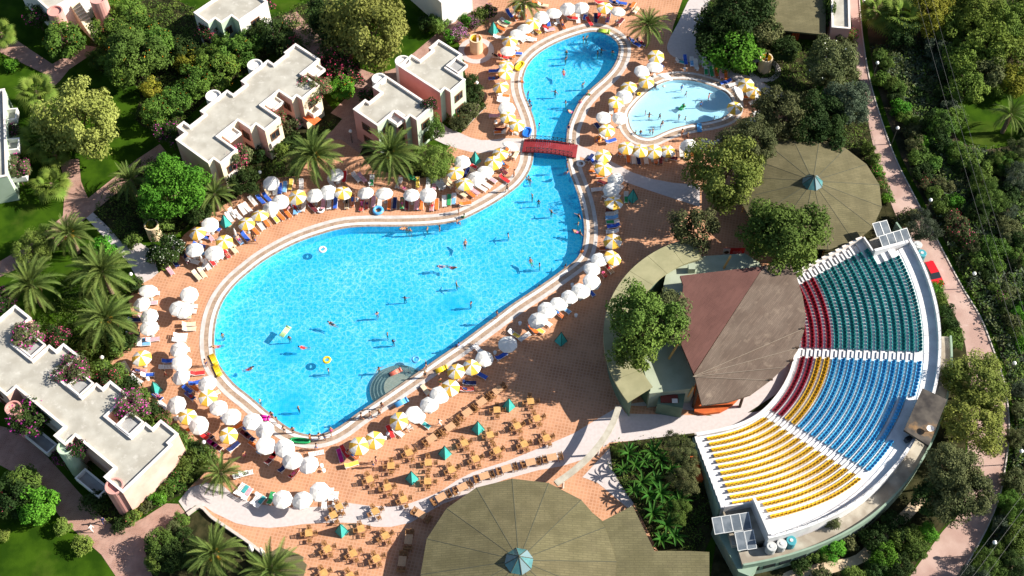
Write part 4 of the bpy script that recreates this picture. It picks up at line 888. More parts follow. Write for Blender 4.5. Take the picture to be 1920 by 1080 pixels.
LG += loungers('{} in back row under villa palms, {} to the bush', (810, 300), DOWN, [(635,335,'w'),(646,332,'r'),(668,333,'w',-50),(679,334,'p',-50),(697,339,'w'),(748,344,'w',-110),(757,353,'p',-30),(783,343,'y'),(803,344,'w'),(814,347,'w'),(823,347,'w',-60),(842,340,'c',-50),(534,352,'l'),(525,355,'b'),(516,357,'w'),(545,347,'y'),(565,347,'w'),(501,359,'c',-60)])
LG += loungers('{} on the northwest bank, {} to the round pot', (290, 432), -52, [(474,377,'w'),(489,375,'b'),(464,390,'w'),(455,394,'w'),(437,400,'w'),(446,404,'w'),(430,408,'w'),(501,371,'b'),(526,405,'o'),(539,400,'o'),(555,391,'l'),(516,409,'w'),(499,417,'o'),(489,423,'w'),(478,432,'o'),(460,444,'b'),(448,450,'l'),(437,467,'c'),(424,475,'r'),(397,490,'w'),(388,497,'w'),(379,512,'c'),(369,517,'c'),(393,444,'p'),(341,473,'o'),(349,484,'d'),(328,492,'n'),(318,507,'p')])
LG += loungers('{} on the west deck, {} to the white-flowering shrub', (310, 465), 4, [(358,575,'w'),(356,584,'w'),(346,594,'c'),(354,608,'c'),(355,617,'c'),(339,629,'w'),(337,637,'w'),(317,677,'b'),(312,688,'w'),(270,645,'w'),(270,637,'w'),(250,627,'n'),(253,600,'n'),(237,690,'c',-55),(256,712,'w',-35),(262,696,'p'),(277,703,'w'),(367,718,'b',20),(371,700,'r',10)])
LG += loungers('{} on the southwest corner, {} to the spiky path palm', (415, 890), 140, [(352,731,'b'),(357,743,'b'),(366,728,'o'),(296,744,'b'),(305,759,'w'),(382,818,'r'),(392,816,'n'),(398,832,'m'),(407,838,'d'),(461,816,'d'),(469,820,'n'),(477,835,'o'),(507,861,'d',60),(515,852,'r',60),(532,876,'n',60),(552,887,'r',60),(452,890,'w',20),(461,888,'w',20),(450,917,'w',60),(457,921,'w',60),(464,926,'w',60),(480,936,'w',60),(488,941,'w',60),(508,935,'g',80),(621,927,'w',90),(629,934,'w',90),(608,943,'w',90),(594,850,'w',10)])
LG += loungers('{} beside the straight pool edge, {} to the whirlpool steps', (747, 725), 128, [(732,810,'r',-60),(746,810,'w',-40),(765,798,'w'),(796,795,'w',-40),(896,654,'w'),(940,668,'b',40),(902,703,'b',-30),(880,718,'n',0),(875,730,'r',0),(798,732,'c'),(965,627,'w',-40),(984,631,'w',40),(646,847,'r',-60),(638,855,'m',-70),(661,853,'o',-30),(659,871,'y',20),(999,617,'o',-50),(1010,618,'w',-40),(1024,604,'w',-40),(1047,588,'o',-40),(1060,580,'w',-40)])
LG += loungers('{} on the bank by the bar roof, {} to the footbridge', (1083, 280), 185, [(1107,547,'w',-50),(1130,511,'r',-60),(1142,504,'c',-60),(1136,466,'o'),(1148,434,'w'),(1150,424,'b'),(1148,416,'w'),(1147,408,'l'),(1147,401,'w'),(1148,394,'d'),(1120,355,'w'),(1132,343,'d',150),(1128,330,'o'),(1115,321,'o'),(1112,303,'w',120),(1106,297,'n',60),(1174,371,'w',-90)])
LG += loungers('{} around the wading pool, {} to its shower tower', (1433, 130), DOWN, [(1276,116,'w',-20),(1285,113,'b'),(1297,116,'w'),(1305,121,'w'),(1320,118,'w'),(1324,132,'w'),(1334,135,'g'),(1343,135,'o'),(1353,139,'p'),(1361,143,'o'),(1361,154,'b',-160),(1376,158,'w',-160),(1415,191,'w',200),(1422,210,'w',200),(1424,218,'w',200),(1178,296,'o'),(1188,298,'w'),(1197,299,'n'),(1211,298,'w'),(1230,298,'o'),(1239,298,'d'),(1259,296,'d',-10),(1278,285,'w'),(1286,288,'w'),(1311,277,'w',20),(1320,273,'w'),(1329,273,'w'),(1345,266,'w',30),(1354,262,'w',30),(1155,203,'o'),(1146,206,'w')])
LG += loungers('{} beside the narrow upper pool, {} to the footbridge', (985, 272), -10, [(948,40,'w',-35),(942,46,'c',-35),(938,53,'o',-35),(955,26,'b',-60),(936,70,'w'),(990,74,'w'),(996,73,'w'),(1006,57,'y',-50),(1021,50,'r',-60),(1030,56,'p',20),(1055,47,'o',-70),(1073,34,'r'),(1084,36,'w',-90),(1105,41,'r',-60),(1117,35,'n',-90),(1140,35,'b',-100),(1163,41,'d',60),(1186,11,'o',60),(1192,20,'c',60),(969,100,'w'),(932,106,'c'),(944,107,'r'),(927,133,'b',180),(927,147,'b',180),(945,179,'w'),(945,184,'w'),(944,190,'w'),(928,217,'p',180),(939,243,'d',180),(937,248,'w',180),(1192,82,'b',-40),(1184,76,'o',-40),(1202,80,'n',-40),(1152,5,'n'),(1165,6,'b'),(1125,5,'r'),(1007,7,'o'),(1018,10,'c')])
LG += loungers('{} in the cluster left of the footbridge, {} to it', (985, 272), -40, [(880,316,'c'),(885,310,'w'),(840,345,'c'),(828,347,'w',-90),(945,309,'o'),(942,320,'d'),(946,336,'r'),(922,336,'w'),(912,346,'w'),(903,352,'w'),(889,358,'p'),(882,363,'o'),(865,363,'c'),(872,382,'o',10)])
HEAD = {'front': DOWN}
extra = []; rx_ = random.Random(33); allp = [o for o in COL.objects if o.name.split('.')[0] == 'parasol']; spots = [Vector(o.location[:2]) for o, _ in LG]
ctr = Vector(P2(740, 560)); ctr2 = Vector(P2(1060, 140)); ctr3 = Vector(P2(1280, 200))
for o in allp:
    p = Vector(o.location[:2]); c = min((ctr, ctr2, ctr3), key=lambda q: (q - p).length); d = (c - p).normalized(); a = math.atan2(d.y, d.x); sd = Vector((-d.y, d.x))
    for s_ in (-1, 1):
        q = p + sd * s_ * .78 + d * rx_.uniform(-.3, .5)
        if min((q - t).length for t in spots) < .85 or len(extra) >= 78: continue
        if any(within(q + d * e_, lp) for e_ in (-.9, 0, .9) for lp in (POOL_OUT, KID_OUT)): continue
        spots.append(q); k = rx_.choice('wwwwcobrnpdlwo'); e = lounger(960, 540, k, a + rx_.uniform(-.1, .1)); e.location = (q.x, q.y, .012); extra.append((e, CNAME[k]))
number_off(extra, P2(985, 272), '{} lounger tucked in beside a parasol pole, {} of these to the footbridge')
# ---- towels left on bare loungers
TOW = {k: MB().box((.30, 0, .345), (1.0, .50, .03)).box((.82, .02, .25), (.03, .46, .20)).mesh('towel', CUSH[k]) for k in 'orblpyctg'}
TN = {'o': 'orange', 'r': 'red', 'b': 'blue', 'l': 'light blue', 'p': 'pink', 'y': 'yellow', 'c': 'cream', 't': 'teal', 'g': 'green'}
tw = []; bare = [o for o, w in LG + extra if 'bare' in w]; rx_.shuffle(bare)
for o in bare[:44]:
    k = rx_.choice('orbllpyctg'); t = link('towel', TOW[k], None, o.location, o.rotation_euler.z); tag(t, cat='towel', group='towels on the loungers'); tw.append((t, TN[k]))
number_off(tw, P2(985, 272), '{} towel spread on a white lounger, {} towel to the footbridge')
# ---- small white side tables, bags and pool toys
M_toy = {k: mat('inflatable_' + k, c, rough=.3, spec=.5) for k, c in {'blue': (.02, .16, .62), 'yellow': (.80, .55, .02), 'green': (.02, .32, .10), 'orange': (.80, .25, .03), 'magenta': (.65, .01, .30), 'lime': (.45, .65, .08), 'white': (.75, .75, .74), 'lightblue': (.10, .38, .72), 'coral': (.75, .18, .12), 'palegreen': (.50, .72, .35)}.items()}
def side_table(x, y):
    p = P(x, y, .4); o = empty('side_table', (p.x, p.y, .012)); tag(o, cat='side table', group='round white side tables')
    MB().lathe([(.01, .42), (.24, .42), (.24, .38), (.05, .37)], 12).build('top', M_lw, o) if 'st_top' not in PADM else link('top', PADM['st_top'], o)
    if 'st_top' not in PADM: PADM['st_top'] = o.children[0].data; PADM['st_leg'] = MB().tube((0, 0, .02), (0, 0, .38), .05).lathe([(.2, 0), (.05, .04)], 10).mesh('leg', M_lw)
    link('leg', PADM['st_leg'], o); return (o, '')
number_off([side_table(x, y) for x, y in ((833,349),(669,373),(693,343),(833,370),(455,383),(381,501),(365,483),(277,709),(481,925),(515,928),(631,936),(607,881),(603,872),(1227,140),(1170,164),(1137,258),(1134,258),(1311,283),(1335,284),(1284,128),(1308,128),(1073,533),(1080,590),(967,248),(930,227),(1042,44),(993,70),(975,605),(928,660),(855,703),(722,820),(727,813))], P2(985, 272), '{}small round white side table, {} of them to the footbridge')
def lilo(lab, x, y, z, rz, c, l=1.85, w=.75, bolster=True):
    p = P(x, y, z); o = empty('air_mattress', (p.x, p.y, z), R(rz)); tag(o, lab, 'air mattress', 'inflatables in and around the pools'); b = MB()
    for i in range(5): b.tube((-l / 2, (i - 2) * w / 5, .09), (l / 2 - .3, (i - 2) * w / 5, .09), w / 9.5, n=8)
    b.build('tubes', M_toy[c], o, smooth=True)
    MB().tube((l / 2 - .15, -w / 2, .12), (l / 2 - .15, w / 2, .12), .14, n=8).build('pillow', M_toy[c], o, smooth=True)
def ring(lab, x, y, z, c, r=.42, t=.16):
    p = P(x, y, z); o = empty('swim_ring', (p.x, p.y, z)); tag(o, lab, 'swim ring', 'inflatables in and around the pools'); b = MB()
    prof = [(r + t * math.cos(a), t + t * math.sin(a)) for a in [2 * math.pi * i / 8 for i in range(9)]]
    b.lathe(prof, 18).build('tube', M_toy[c], o, smooth=True); MB().tube((r + t, 0, t), (r + t + .1, 0, t + .02), .03, n=6).build('valve', M_toy['white'], o)
def boat(lab, x, y, z, rz, c, l=1.9, w=.9):
    p = P(x, y, z); o = empty('inflatable_boat', (p.x, p.y, z), R(rz)); tag(o, lab, 'inflatable boat', 'inflatables in and around the pools'); b = MB(); n = 20; m_ = 8; t = .15
    for i in range(n):
        a = 2 * math.pi * i / n; ca, sa = math.cos(a), math.sin(a); cx, cy_ = l / 2 * abs(ca) ** .7 * (1 if ca > 0 else -1), w / 2 * abs(sa) ** .7 * (1 if sa > 0 else -1)
        for k in range(m_):
            q = 2 * math.pi * k / m_; b.v.append((cx * (1 + t * math.cos(q) / (l / 2)), cy_ * (1 + t * math.cos(q) / (w / 2)), t + t * math.sin(q)))
    for i in range(n):
        for k in range(m_): b.f.append([i * m_ + k, ((i + 1) % n) * m_ + k, ((i + 1) % n) * m_ + (k + 1) % m_, i * m_ + (k + 1) % m_]); b.m.append(0)
    b.build('tube', M_toy[c], o, smooth=True); MB().box((0, 0, .06), (l * .8, w * .8, .06)).build('floor', M_toy[c], o)
lilo('orange-yellow air mattress on the west pool edge, upper of two', 401, 675, .06, -60, 'yellow'); lilo('yellow air mattress with pink patch on the west pool edge', 408, 696, .06, -62, 'yellow')
lilo('pale green air mattress floating in the big pool', 535, 622, WATER_Z, 60, 'palegreen'); lilo('coral air mattress floating over the whirlpool steps', 742, 698, WATER_Z, 30, 'coral', 1.7, .6)
lilo('blue air mattress propped on the deck between two white parasols', 753, 755, .5, 32, 'lightblue'); lilo('blue air mattress on the rim of the wading pool', 1311, 240, .06, 88, 'lightblue', 1.7, .7)
lilo('lime green air mattress on the far rim of the upper pool', 1133, 59, .06, -12, 'lime'); lilo('green air mattress leaning behind the back row of loungers', 771, 333, .4, -25, 'green')
lilo('magenta air mattress on the pool rim at the southwest bend', 496, 784, .06, -10, 'magenta', 1.4); lilo('yellow air mattress lying by the whirlpool parasols', 828, 693, .06, 25, 'yellow', 1.7)
boat('yellow inflatable boat on the villa-side rim of the upper pool', 974, 125, .06, 60, 'yellow'); boat('blue inflatable boat at the villa end of the footbridge', 988, 249, .06, 75, 'blue', 1.7, 1.1); boat('green inflatable crocodile raft on the south pool rim', 563, 827, .06, -5, 'green', 2.4, .55)
lilo('green float held by a bather in the wading pool', 1279, 202, WATER_Z, 50, 'green', 1.3, .6)
ring('white swim ring under a bather in the big pool', 605, 469, WATER_Z, 'white'); ring('white-and-dark swim ring on the deck below the long villa palms', 601, 395, .02, 'white'); ring('light blue swim ring on the deck in front of the red loungers', 709, 396, .02, 'lightblue', .6, .22)
ring('yellow swim ring floating in the southern pool', 613, 676, WATER_Z, 'yellow'); ring('pale blue swim ring floating near the whirlpool steps', 780, 675, WATER_Z, 'lightblue'); ring('orange swim ring on the deck right of the footbridge', 1121, 262, .02, 'orange'); ring('white swim ring beside the loungers right of the footbridge', 1089, 308, .02, 'white', .5); ring('yellow toy ring on the rim of the wading pool', 1198, 177, .05, 'yellow', .25, .1); ring('lime swim ring by the white-flowering shrub', 310, 501, .02, 'lime', .5)

# ================================================================ teal pyramids
M_tealc = mat('teal_cover', (.05, .38, .33), (.07, .45, .39), scale=1.5, rough=.7); M_tealedge = mat('dark_teal_edge', (.005, .05, .045), rough=.7)
def pyramid(lab, x, y):
    p = P(x, y, .8); o = empty('pyramid_cover', (p.x, p.y, .012), R(45)); tag(o, lab, 'cover', 'teal pyramid covers on the deck'); h, a = 2.3, .62
    c = [(a, a), (-a, a), (-a, -a), (a, -a)]
    for i in range(4):
        q, r_ = c[i], c[(i + 1) % 4]
        MB().add([(q[0], q[1], .02), (r_[0], r_[1], .02), (0, 0, h)], [(0, 1, 2)]).build('side_panel', M_tealc, o)
        MB().tube((q[0], q[1], .02), (0, 0, h), .035, n=5).build('edge', M_tealedge, o)
    MB().lathe([(.05, h - .08), (.06, h), (.01, h + .1)], 8).build('tip', M_tealedge, o)
for lab, x, y in (('teal pyramid cover nearest the bar among the cafe tables', 954, 757), ('teal pyramid cover second from the bar among the cafe tables', 896, 800), ('teal pyramid cover third from the bar among the cafe tables', 834, 846), ('teal pyramid cover fourth from the bar among the cafe tables', 772, 893), ('teal pyramid cover below the curved pale path', 640, 992), ('teal pyramid cover alone on the shaded deck by the bar roof', 1052, 634), ('teal pyramid cover beside the path left of the footbridge', 891, 296), ('teal pyramid cover on the shaded bank right of the pool', 1186, 367), ('teal pyramid cover next to the shower tower plaza', 925, 53), ('teal pyramid cover behind parasols on the northwest bank', 422, 414), ('teal pyramid cover by the garden edge of the west deck', 291, 726)): pyramid(lab, x, y)

# ================================================================ cafe tables and chairs
M_ctan = mat('tan_table_top', (.50, .28, .15), (.56, .33, .18), scale=3, rough=.6, coords='Object'); M_chair = mat('brown_chair', (.26, .12, .045), (.36, .18, .07), scale=4, rough=.6, coords='Object')
def table_mesh(w, d, m):
    t = MB()
    n = 5
    for i in range(n): t.box((0, (i - (n - 1) / 2) * d / n, .73), (w, d / n - .008, .04))
    l = MB()
    for sx in (-1, 1):
        for sy in (-1, 1): l.box((sx * (w / 2 - .07), sy * (d / 2 - .07), .355), (.06, .06, .71))
    l.box((0, 0, .66), (w - .1, .04, .08)); return t.mesh('top', m), l.mesh('leg_frame', M_chair)
TS, TL = table_mesh(.88, .88, M_wood), table_mesh(1.25, .95, M_ctan)
def chair_meshes():
    s_ = MB()
    for i in range(5): s_.box((0, -.17 + i * .09, .44), (.46, .08, .03))
    b = MB()
    for i in range(5): b.box((-.19 + i * .095, -.25, .66), (.06, .025, .36))
    b.box((0, -.26, .86), (.50, .045, .08)); b.box((0, -.25, .50), (.48, .03, .05))
    f = MB()
    for x in (-.23, .23):
        f.box((x, -.24, .40), (.045, .05, .80)); f.box((x, .21, .32), (.045, .045, .64)); f.box((x, -.01, .65), (.06, .50, .035))
    return s_.mesh('seat', M_chair), b.mesh('backrest', M_chair), f.mesh('leg_frame', M_chair)
C_S, C_B, C_F = chair_meshes()
def chair(x, y, rz):
    o = empty('cafe_chair', (x, y, .012), rz); tag(o, cat='chair', group='wooden chairs around the cafe tables'); link('seat', C_S, o); link('backrest', C_B, o); link('leg_frame', C_F, o); return o
SIDES = ('right', 'far', 'left', 'near')
def side_word(dx, dy): return ('right' if dx > 0 else 'left') if abs(dx) > abs(dy) else ('far' if dy > 0 else 'near')
def cafe(lst, word, size, mark, per_side, spots=None):
    tabs = []
    for e in lst:
        x, y, a = e; p = P(x, y, .75); o = empty('cafe_table', (p.x, p.y, .012), R(a)); tag(o, cat='table', group='cafe tables on the deck')
        tp, lg = TS if size == 's' else TL; link('top', tp, o); link('leg_frame', lg, o); tabs.append((o, word))
    mk = Vector(P2(*mark)); tabs.sort(key=lambda it: (Vector(it[0].location[:2]) - mk).length)
    for i, (o, _) in enumerate(tabs):
        nth = 'nearest' if i == 0 else ordinal(i + 1) + ' nearest'
        o['label'] = f'{word} table, {nth} to the teal skylight of the large hut'
        a = o.rotation_euler.z; used = {}
        if size == 's': places = [(k * math.pi / 2, .78, 0) for k in range(4)]
        else: places = [(0, .98, .27), (0, .98, -.27), (math.pi, .98, .27), (math.pi, .98, -.27)]
        for q, dist, sh in places:
            d2 = dist + random.uniform(-.08, .12); ax = a + q
            x = o.location.x + d2 * math.cos(ax) - sh * math.sin(ax); y = o.location.y + d2 * math.sin(ax) + sh * math.cos(ax)
            c = chair(x, y, ax + math.pi / 2 + random.uniform(-.25, .25) * (size == 's'))
            w_ = side_word(math.cos(ax), math.sin(ax)); up_ = ''
            if size != 's': up_ = 'upper ' if (y - o.location.y - d2 * math.sin(ax)) > 0 else 'lower '
            c['label'] = f'{up_}chair on the {w_} side of the {nth} {word.split()[0]} table to the hut skylight'
cafe([(995,752,8),(932,768,4),(1007,784,24),(970,798,26),(1025,821,24),(983,832,26),(919,815,14),(932,844,26),(871,830,24),(892,860,26),(847,880,26),(767,848,26),(803,867,4),(733,873,4),(802,902,4),(727,913,18),(757,936,22),(693,898,26),(704,958,30),(636,950,30),(625,965,30),(579,999,8),(677,991,18),(723,1004,30),(614,1029,30),(662,1037,30),(706,1047,30),(607,1074,30),(657,1080,30)], 'square honey-wood', 's', (985, 1045), 1)
cafe([(933,731,40),(903,753,40),(876,773,40),(844,800,40),(809,822,40),(1035,857,12),(995,866,14),(950,878,18),(908,892,20),(867,913,28),(827,932,32),(789,964,-30),(766,1011,-95),(754,1052,-95)], 'large tan', 'l', (985, 1045), 2)

# ================================================================ shower towers
M_tower = mat('cream_tower', (.66, .50, .30), (.72, .56, .36), scale=1, rough=.8); M_tower_in = mat('yellow_tower_inside', (.70, .48, .05), rough=.7); M_plaza = mat('round_plaza_bricks', (.42, .19, .11), (.50, .25, .15), scale=1, rough=.85)
for lab, x, y, plaza in (('cream round shower tower on its ring plaza beside the pink villa', 893, 95, 2.8), ('cream round shower tower above the wading pool', 1432, 131, 2.6), ('cream round pot-like tower in the shrubs above the west deck', 292, 443, 0)):
    p = P(x, y, 0); o = empty('shower_tower', (p.x, p.y, .01)); tag(o, lab, 'tower', 'round cream towers'); r, h = 1.0, 2.7; b = MB(); n = 28; gap = 2
    ts = [2 * math.pi * i / n + R(60) for i in range(gap, n + 1)]; k = len(ts)
    b.add([(r * math.cos(t), r * math.sin(t), 0) for t in ts] + [(r * math.cos(t), r * math.sin(t), h) for t in ts] + [((r - .2) * math.cos(t), (r - .2) * math.sin(t), h) for t in ts], [(i, i + 1, k + i + 1, k + i) for i in range(k - 1)] + [(k + i, k + i + 1, 2 * k + i + 1, 2 * k + i) for i in range(k - 1)])
    b.build('shell', M_tower, o)
    MB().add([((r - .2) * math.cos(t), (r - .2) * math.sin(t), 0) for t in ts] + [((r - .2) * math.cos(t), (r - .2) * math.sin(t), h - .003) for t in ts], [(i + 1, i, k + i, k + i + 1) for i in range(k - 1)]).build('inside', M_tower_in, o)
    MB().lathe([(.01, .05), (r - .2, .05)], 20).build('floor', M_tower_in, o)
    if plaza:
        pz = empty('ring_plaza', (p.x, p.y, 0)); pz['kind'] = 'structure'
        MB().lathe([(.9, .044), (plaza * .68, .044)], 36).build('inner_paving', M_plaza, pz); MB().lathe([(plaza * .68 + .01, .048), (plaza, .048), (plaza, 0)], 36).build('outer_ring', M_granite, pz)

# ================================================================ lamps
M_globe = mat('opal_lamp_globe', (.85, .84, .80), rough=.3); M_post = mat('dark_lamp_post', (.05, .06, .05), rough=.5)
def lamp(lab, x, y, h=3.6):
    p = P(x, y, h); o = empty('street_lamp', (p.x, p.y, 0)); tag(o, lab, 'lamp', 'globe lamps of the grounds'); MB().tube((0, 0, 0), (0, 0, h - .2), .07, .05).build('post', M_post, o)
    MB().lathe([(.02, -.26), (.18, -.2), (.27, 0), (.19, .2), (.01, .27)], 14).build('globe', M_globe, o, smooth=True).location = (0, 0, h)
for lab, x, y, h in (('globe lamp in the bed below the long villa', 487, 323, 2.6), ('globe lamp beside the small pink villa wall', 657, 246, 2.6), ('globe lamp by the bushes at the green-fronted villa', 894, 155, 2.6), ('globe lamp at the edge of the pale west path', 245, 514, 2.6), ('globe lamp on the lawn left of the west deck', 191, 670, 2.6), ('globe lamp in the bed behind the wading pool', 1329, 77, 2.6), ('globe lamp by the road at the pavilion end', 1645, 118, 3.6), ('globe lamp in the hedge across from the round hut', 1683, 240, 3.6), ('globe lamp in the hedge above the red car', 1745, 375, 3.6), ('globe lamp in the hedge across the road from the theatre rim', 1827, 513, 3.6), ('globe lamp standing between the road and the wild ground near the booth', 1902, 681, 3.6), ('globe lamp at the right edge below the booth', 1915, 846, 3.6), ('globe lamp casting its shadow across the lower road', 1865, 1017, 3.8), ('globe lamp at the top end of the road', 1620, 2, 3.6), ('globe lamp by the flower bed at the southwest corner deck', 382, 829, 2.4)): lamp(lab, x, y, h)

# ================================================================ red car
M_car = mat('red_car_paint', (.60, .01, .015), rough=.25, spec=.6); M_tyre = mat('black_tyre', (.02, .02, .02), rough=.9); M_lampglass = mat('lamp_glass', (.7, .68, .6), rough=.15)
cp_ = P(1749, 514, .7); car = empty('parked_car', (cp_.x, cp_.y, .02), math.atan2(P2(1760, 535)[1] - P2(1738, 494)[1], P2(1760, 535)[0] - P2(1738, 494)[0])); tag(car, 'red car parked beside the road behind the theatre', 'car')
b = MB(); prof = [(-2.05, .35), (-2.1, .75), (-1.9, .95), (.95, .98), (1.85, .82), (2.1, .65), (2.1, .35)]
for s_ in (1,): 
    n = len(prof); ws = [.80, .84, .80, .80, .78, .74, .78]
    vs_ = [(x, w, z) for (x, z), w in zip(prof, ws)] + [(x, -w, z) for (x, z), w in zip(prof, ws)]
    b.add(vs_, [list(range(n))[::-1], [n + i for i in range(n)]] + [(i, (i + 1) % n, n + (i + 1) % n, n + i) for i in range(n)])
b.build('body', M_car, car)
b = MB(); lo = [(-1.85, .95), (1.0, .98)]; rf = [(-1.65, 1.42), (.25, 1.44)]
b.add([(rf[0][0], .60, 1.42), (rf[1][0], .60, 1.44), (rf[1][0], -.60, 1.44), (rf[0][0], -.60, 1.42)] + [(rf[0][0], .60, 1.36), (rf[1][0], .60, 1.38), (rf[1][0], -.60, 1.38), (rf[0][0], -.60, 1.36)], [(3, 2, 1, 0), (0, 1, 5, 4), (1, 2, 6, 5), (2, 3, 7, 6), (3, 0, 4, 7)]); b.build('roof', M_car, car)
b = MB(); b.add([(-1.85, .74, .95), (1.0, .74, .98), (1.0, -.74, .98), (-1.85, -.74, .95), (-1.66, .61, 1.37), (.24, .61, 1.39), (.24, -.61, 1.39), (-1.66, -.61, 1.37)], [(0, 1, 5, 4), (2, 3, 7, 6), (1, 2, 6, 5), (3, 0, 4, 7)]); b.build('window', M_glass, car)
for x in (-1.3, 1.3):
    for s_ in (-1, 1):
        w_ = MB().tube((0, -.1, 0), (0, .1, 0), .32, n=16).build('wheel', M_tyre, car, loc=(x, s_ * .74, .32)); MB().tube((0, -.11, 0), (0, .11, 0), .18, n=12).build('rim', M_alu, w_)
for s_ in (-1, 1): MB().box((2.06, s_ * .55, .62), (.12, .34, .14)).build('headlight', M_lampglass, car); MB().box((-2.07, s_ * .6, .7), (.1, .26, .16)).build('tail_light', M_car, car)
# orange storage box, folded parasols, overhead cables
p = P(1306, 880, .5); o = empty('orange_bin', (p.x, p.y, .02), R(-80)); tag(o, 'long orange storage box beside the green theatre wall', 'box'); MB().box((0, 0, .4), (3.3, .7, .8)).build('body', mat('orange_box_paint', (.62, .12, .02), (.7, .18, .03), scale=2), o); MB().box((0, 0, .83), (3.4, .8, .06)).build('lid', M_awning, o)
for lab, x, y in (('folded white parasol near the bottom palms, left one', 470, 1028), ('folded white parasol near the bottom palms, right one', 491, 1034)):
    p = P(x, y, 1.4); o = empty('folded_parasol', (p.x, p.y, 0)); tag(o, lab, 'parasol'); MB().lathe([(.10, .7), (.30, 1.0), (.22, 1.8), (.05, 2.6), (.01, 2.7)], 10).build('canopy', M_canvas, o); link('pole', POLE, o)
for lab, x, y in (('closed white parasol by the white-flowering shrub', 327, 468), ('closed white parasol between the two cream loungers on the northwest bank', 378, 486), ('closed white parasol at the end of the northwest orange loungers', 441, 437), ('closed cream parasol standing alone in the upper pool crowd', 1046, 30)):
    p = P(x, y, 1.4); o = empty('folded_parasol', (p.x, p.y, .012)); tag(o, lab, 'parasol'); MB().lathe([(.08, .8), (.22, 1.0), (.16, 1.7), (.05, 2.4), (.01, 2.5)], 10).build('canopy', M_canvas, o); link('pole', POLE, o); link('base', BASE, o)
M_cable = mat('pale_cable', (.12, .12, .115), rough=.6)
def cable(lab, a, b_, sag=1.0):
    p, q = P(*a), P(*b_); o = empty('overhead_cable', (p.x, p.y, 0)); tag(o, lab, 'cable', 'overhead cables along the wild ground'); b = MB(); n = 14
    pts = [p.lerp(q, i / n) - Vector((0, 0, sag * 4 * (i / n) * (1 - i / n))) - Vector((p.x, p.y, 0)) for i in range(n + 1)]
    for i in range(n): b.tube(pts[i], pts[i + 1], .014, n=4, cap=False)
    b.build('wire', M_cable, o)
for i, w_ in enumerate(('innermost', 'middle', 'outermost')):
    cable(f'{w_} overhead cable running beside the upper road', (1715 + 14 * i, -20, 8), (1990 + 16 * i, 900, 8)); cable(f'{w_} overhead cable crossing the lower right corner', (1770 + 25 * i, 1120, 8), (2000 + 20 * i, 820, 8))

# ================================================================ people
SKIN = {'tan': mat('tanned_skin', (.42, .20, .11), rough=.55), 'fair': mat('fair_skin', (.58, .32, .21), rough=.55), 'brown': mat('brown_skin', (.24, .11, .06), rough=.55)}
CLOTH = {'navy': mat('navy_cloth', (.02, .03, .12)), 'red': mat('red_cloth', (.45, .02, .03)), 'black': mat('black_cloth', (.015, .015, .018)), 'white': mat('white_cloth', (.75, .74, .72)), 'blue': mat('blue_cloth', (.04, .18, .50)), 'green': mat('green_cloth', (.05, .28, .12)), 'pink': mat('pink_cloth', (.65, .12, .28)), 'orange': mat('orange_cloth', (.7, .2, .03))}
HAIR = {'dark': mat('dark_hair', (.02, .013, .01), rough=.6), 'fair': mat('fair_hair', (.35, .22, .08), rough=.6)}
def skeleton(pose):
    J = {'pel': (0, 0, .95, .14), 'spi': (0, 0, 1.14, .125), 'che': (0, 0, 1.33, .15), 'nek': (0, 0, 1.47, .06), 'hd0': (0, .01, 1.56, .085), 'hd1': (0, .01, 1.66, .09),
         'sl': (-.18, 0, 1.40, .065), 'el': (-.25, .02, 1.13, .045), 'wl': (-.27, -.06, .89, .034), 'hl': (-.27, -.08, .79, .04), 'sr': (.18, 0, 1.40, .065), 'er': (.25, .02, 1.13, .045), 'wr': (.27, -.06, .89, .034), 'hr': (.27, -.08, .79, .04),
         'pl': (-.10, 0, .88, .095), 'kl': (-.11, -.02, .49, .065), 'al': (-.11, .02, .09, .045), 'tl': (-.12, -.13, .04, .04), 'pr': (.10, 0, .88, .095), 'kr': (.11, -.02, .49, .065), 'ar': (.11, .02, .09, .045), 'tr': (.12, -.13, .04, .04)}
    if pose == 'arms': J.update(el=(-.42, -.05, 1.32, .045), wl=(-.64, -.14, 1.34, .034), hl=(-.74, -.16, 1.35, .04), er=(.40, -.08, 1.28, .045), wr=(.58, -.22, 1.30, .034), hr=(.66, -.28, 1.31, .04))
    if pose == 'raise': J.update(el=(-.34, 0, 1.58, .045), wl=(-.30, -.05, 1.82, .034), hl=(-.28, -.06, 1.92, .04))
    if pose == 'walk': J.update(kl=(-.10, -.22, .52, .065), al=(-.10, -.20, .10, .045), tl=(-.10, -.35, .06, .04), kr=(.10, .08, .50, .065), ar=(.10, .34, .14, .045), tr=(.10, .24, .04, .04), wl=(-.24, .18, .92, .034), hl=(-.24, .22, .83, .04), wr=(.24, -.22, .95, .034), hr=(.24, -.30, .88, .04))
    if pose == 'sit': J = {k: (x, y, z - .86, r) for k, (x, y, z, r) in J.items()}; J.update(kl=(-.12, -.42, .06, .065), al=(-.12, -.44, -.34, .045), tl=(-.12, -.56, -.38, .04), kr=(.12, -.42, .06, .065), ar=(.12, -.44, -.34, .045), tr=(.12, -.56, -.38, .04))
    if pose == 'lie': 
        J = {k: (x, -(z - .95), .12 - y * .6, r) for k, (x, y, z, r) in J.items()}
        for k in ('spi', 'che', 'nek', 'hd0', 'hd1', 'sl', 'sr', 'el', 'er'):
            x, y, z, r = J[k]; d = -y; J[k] = (x, y * .84, z + d * .55, r)
    return J
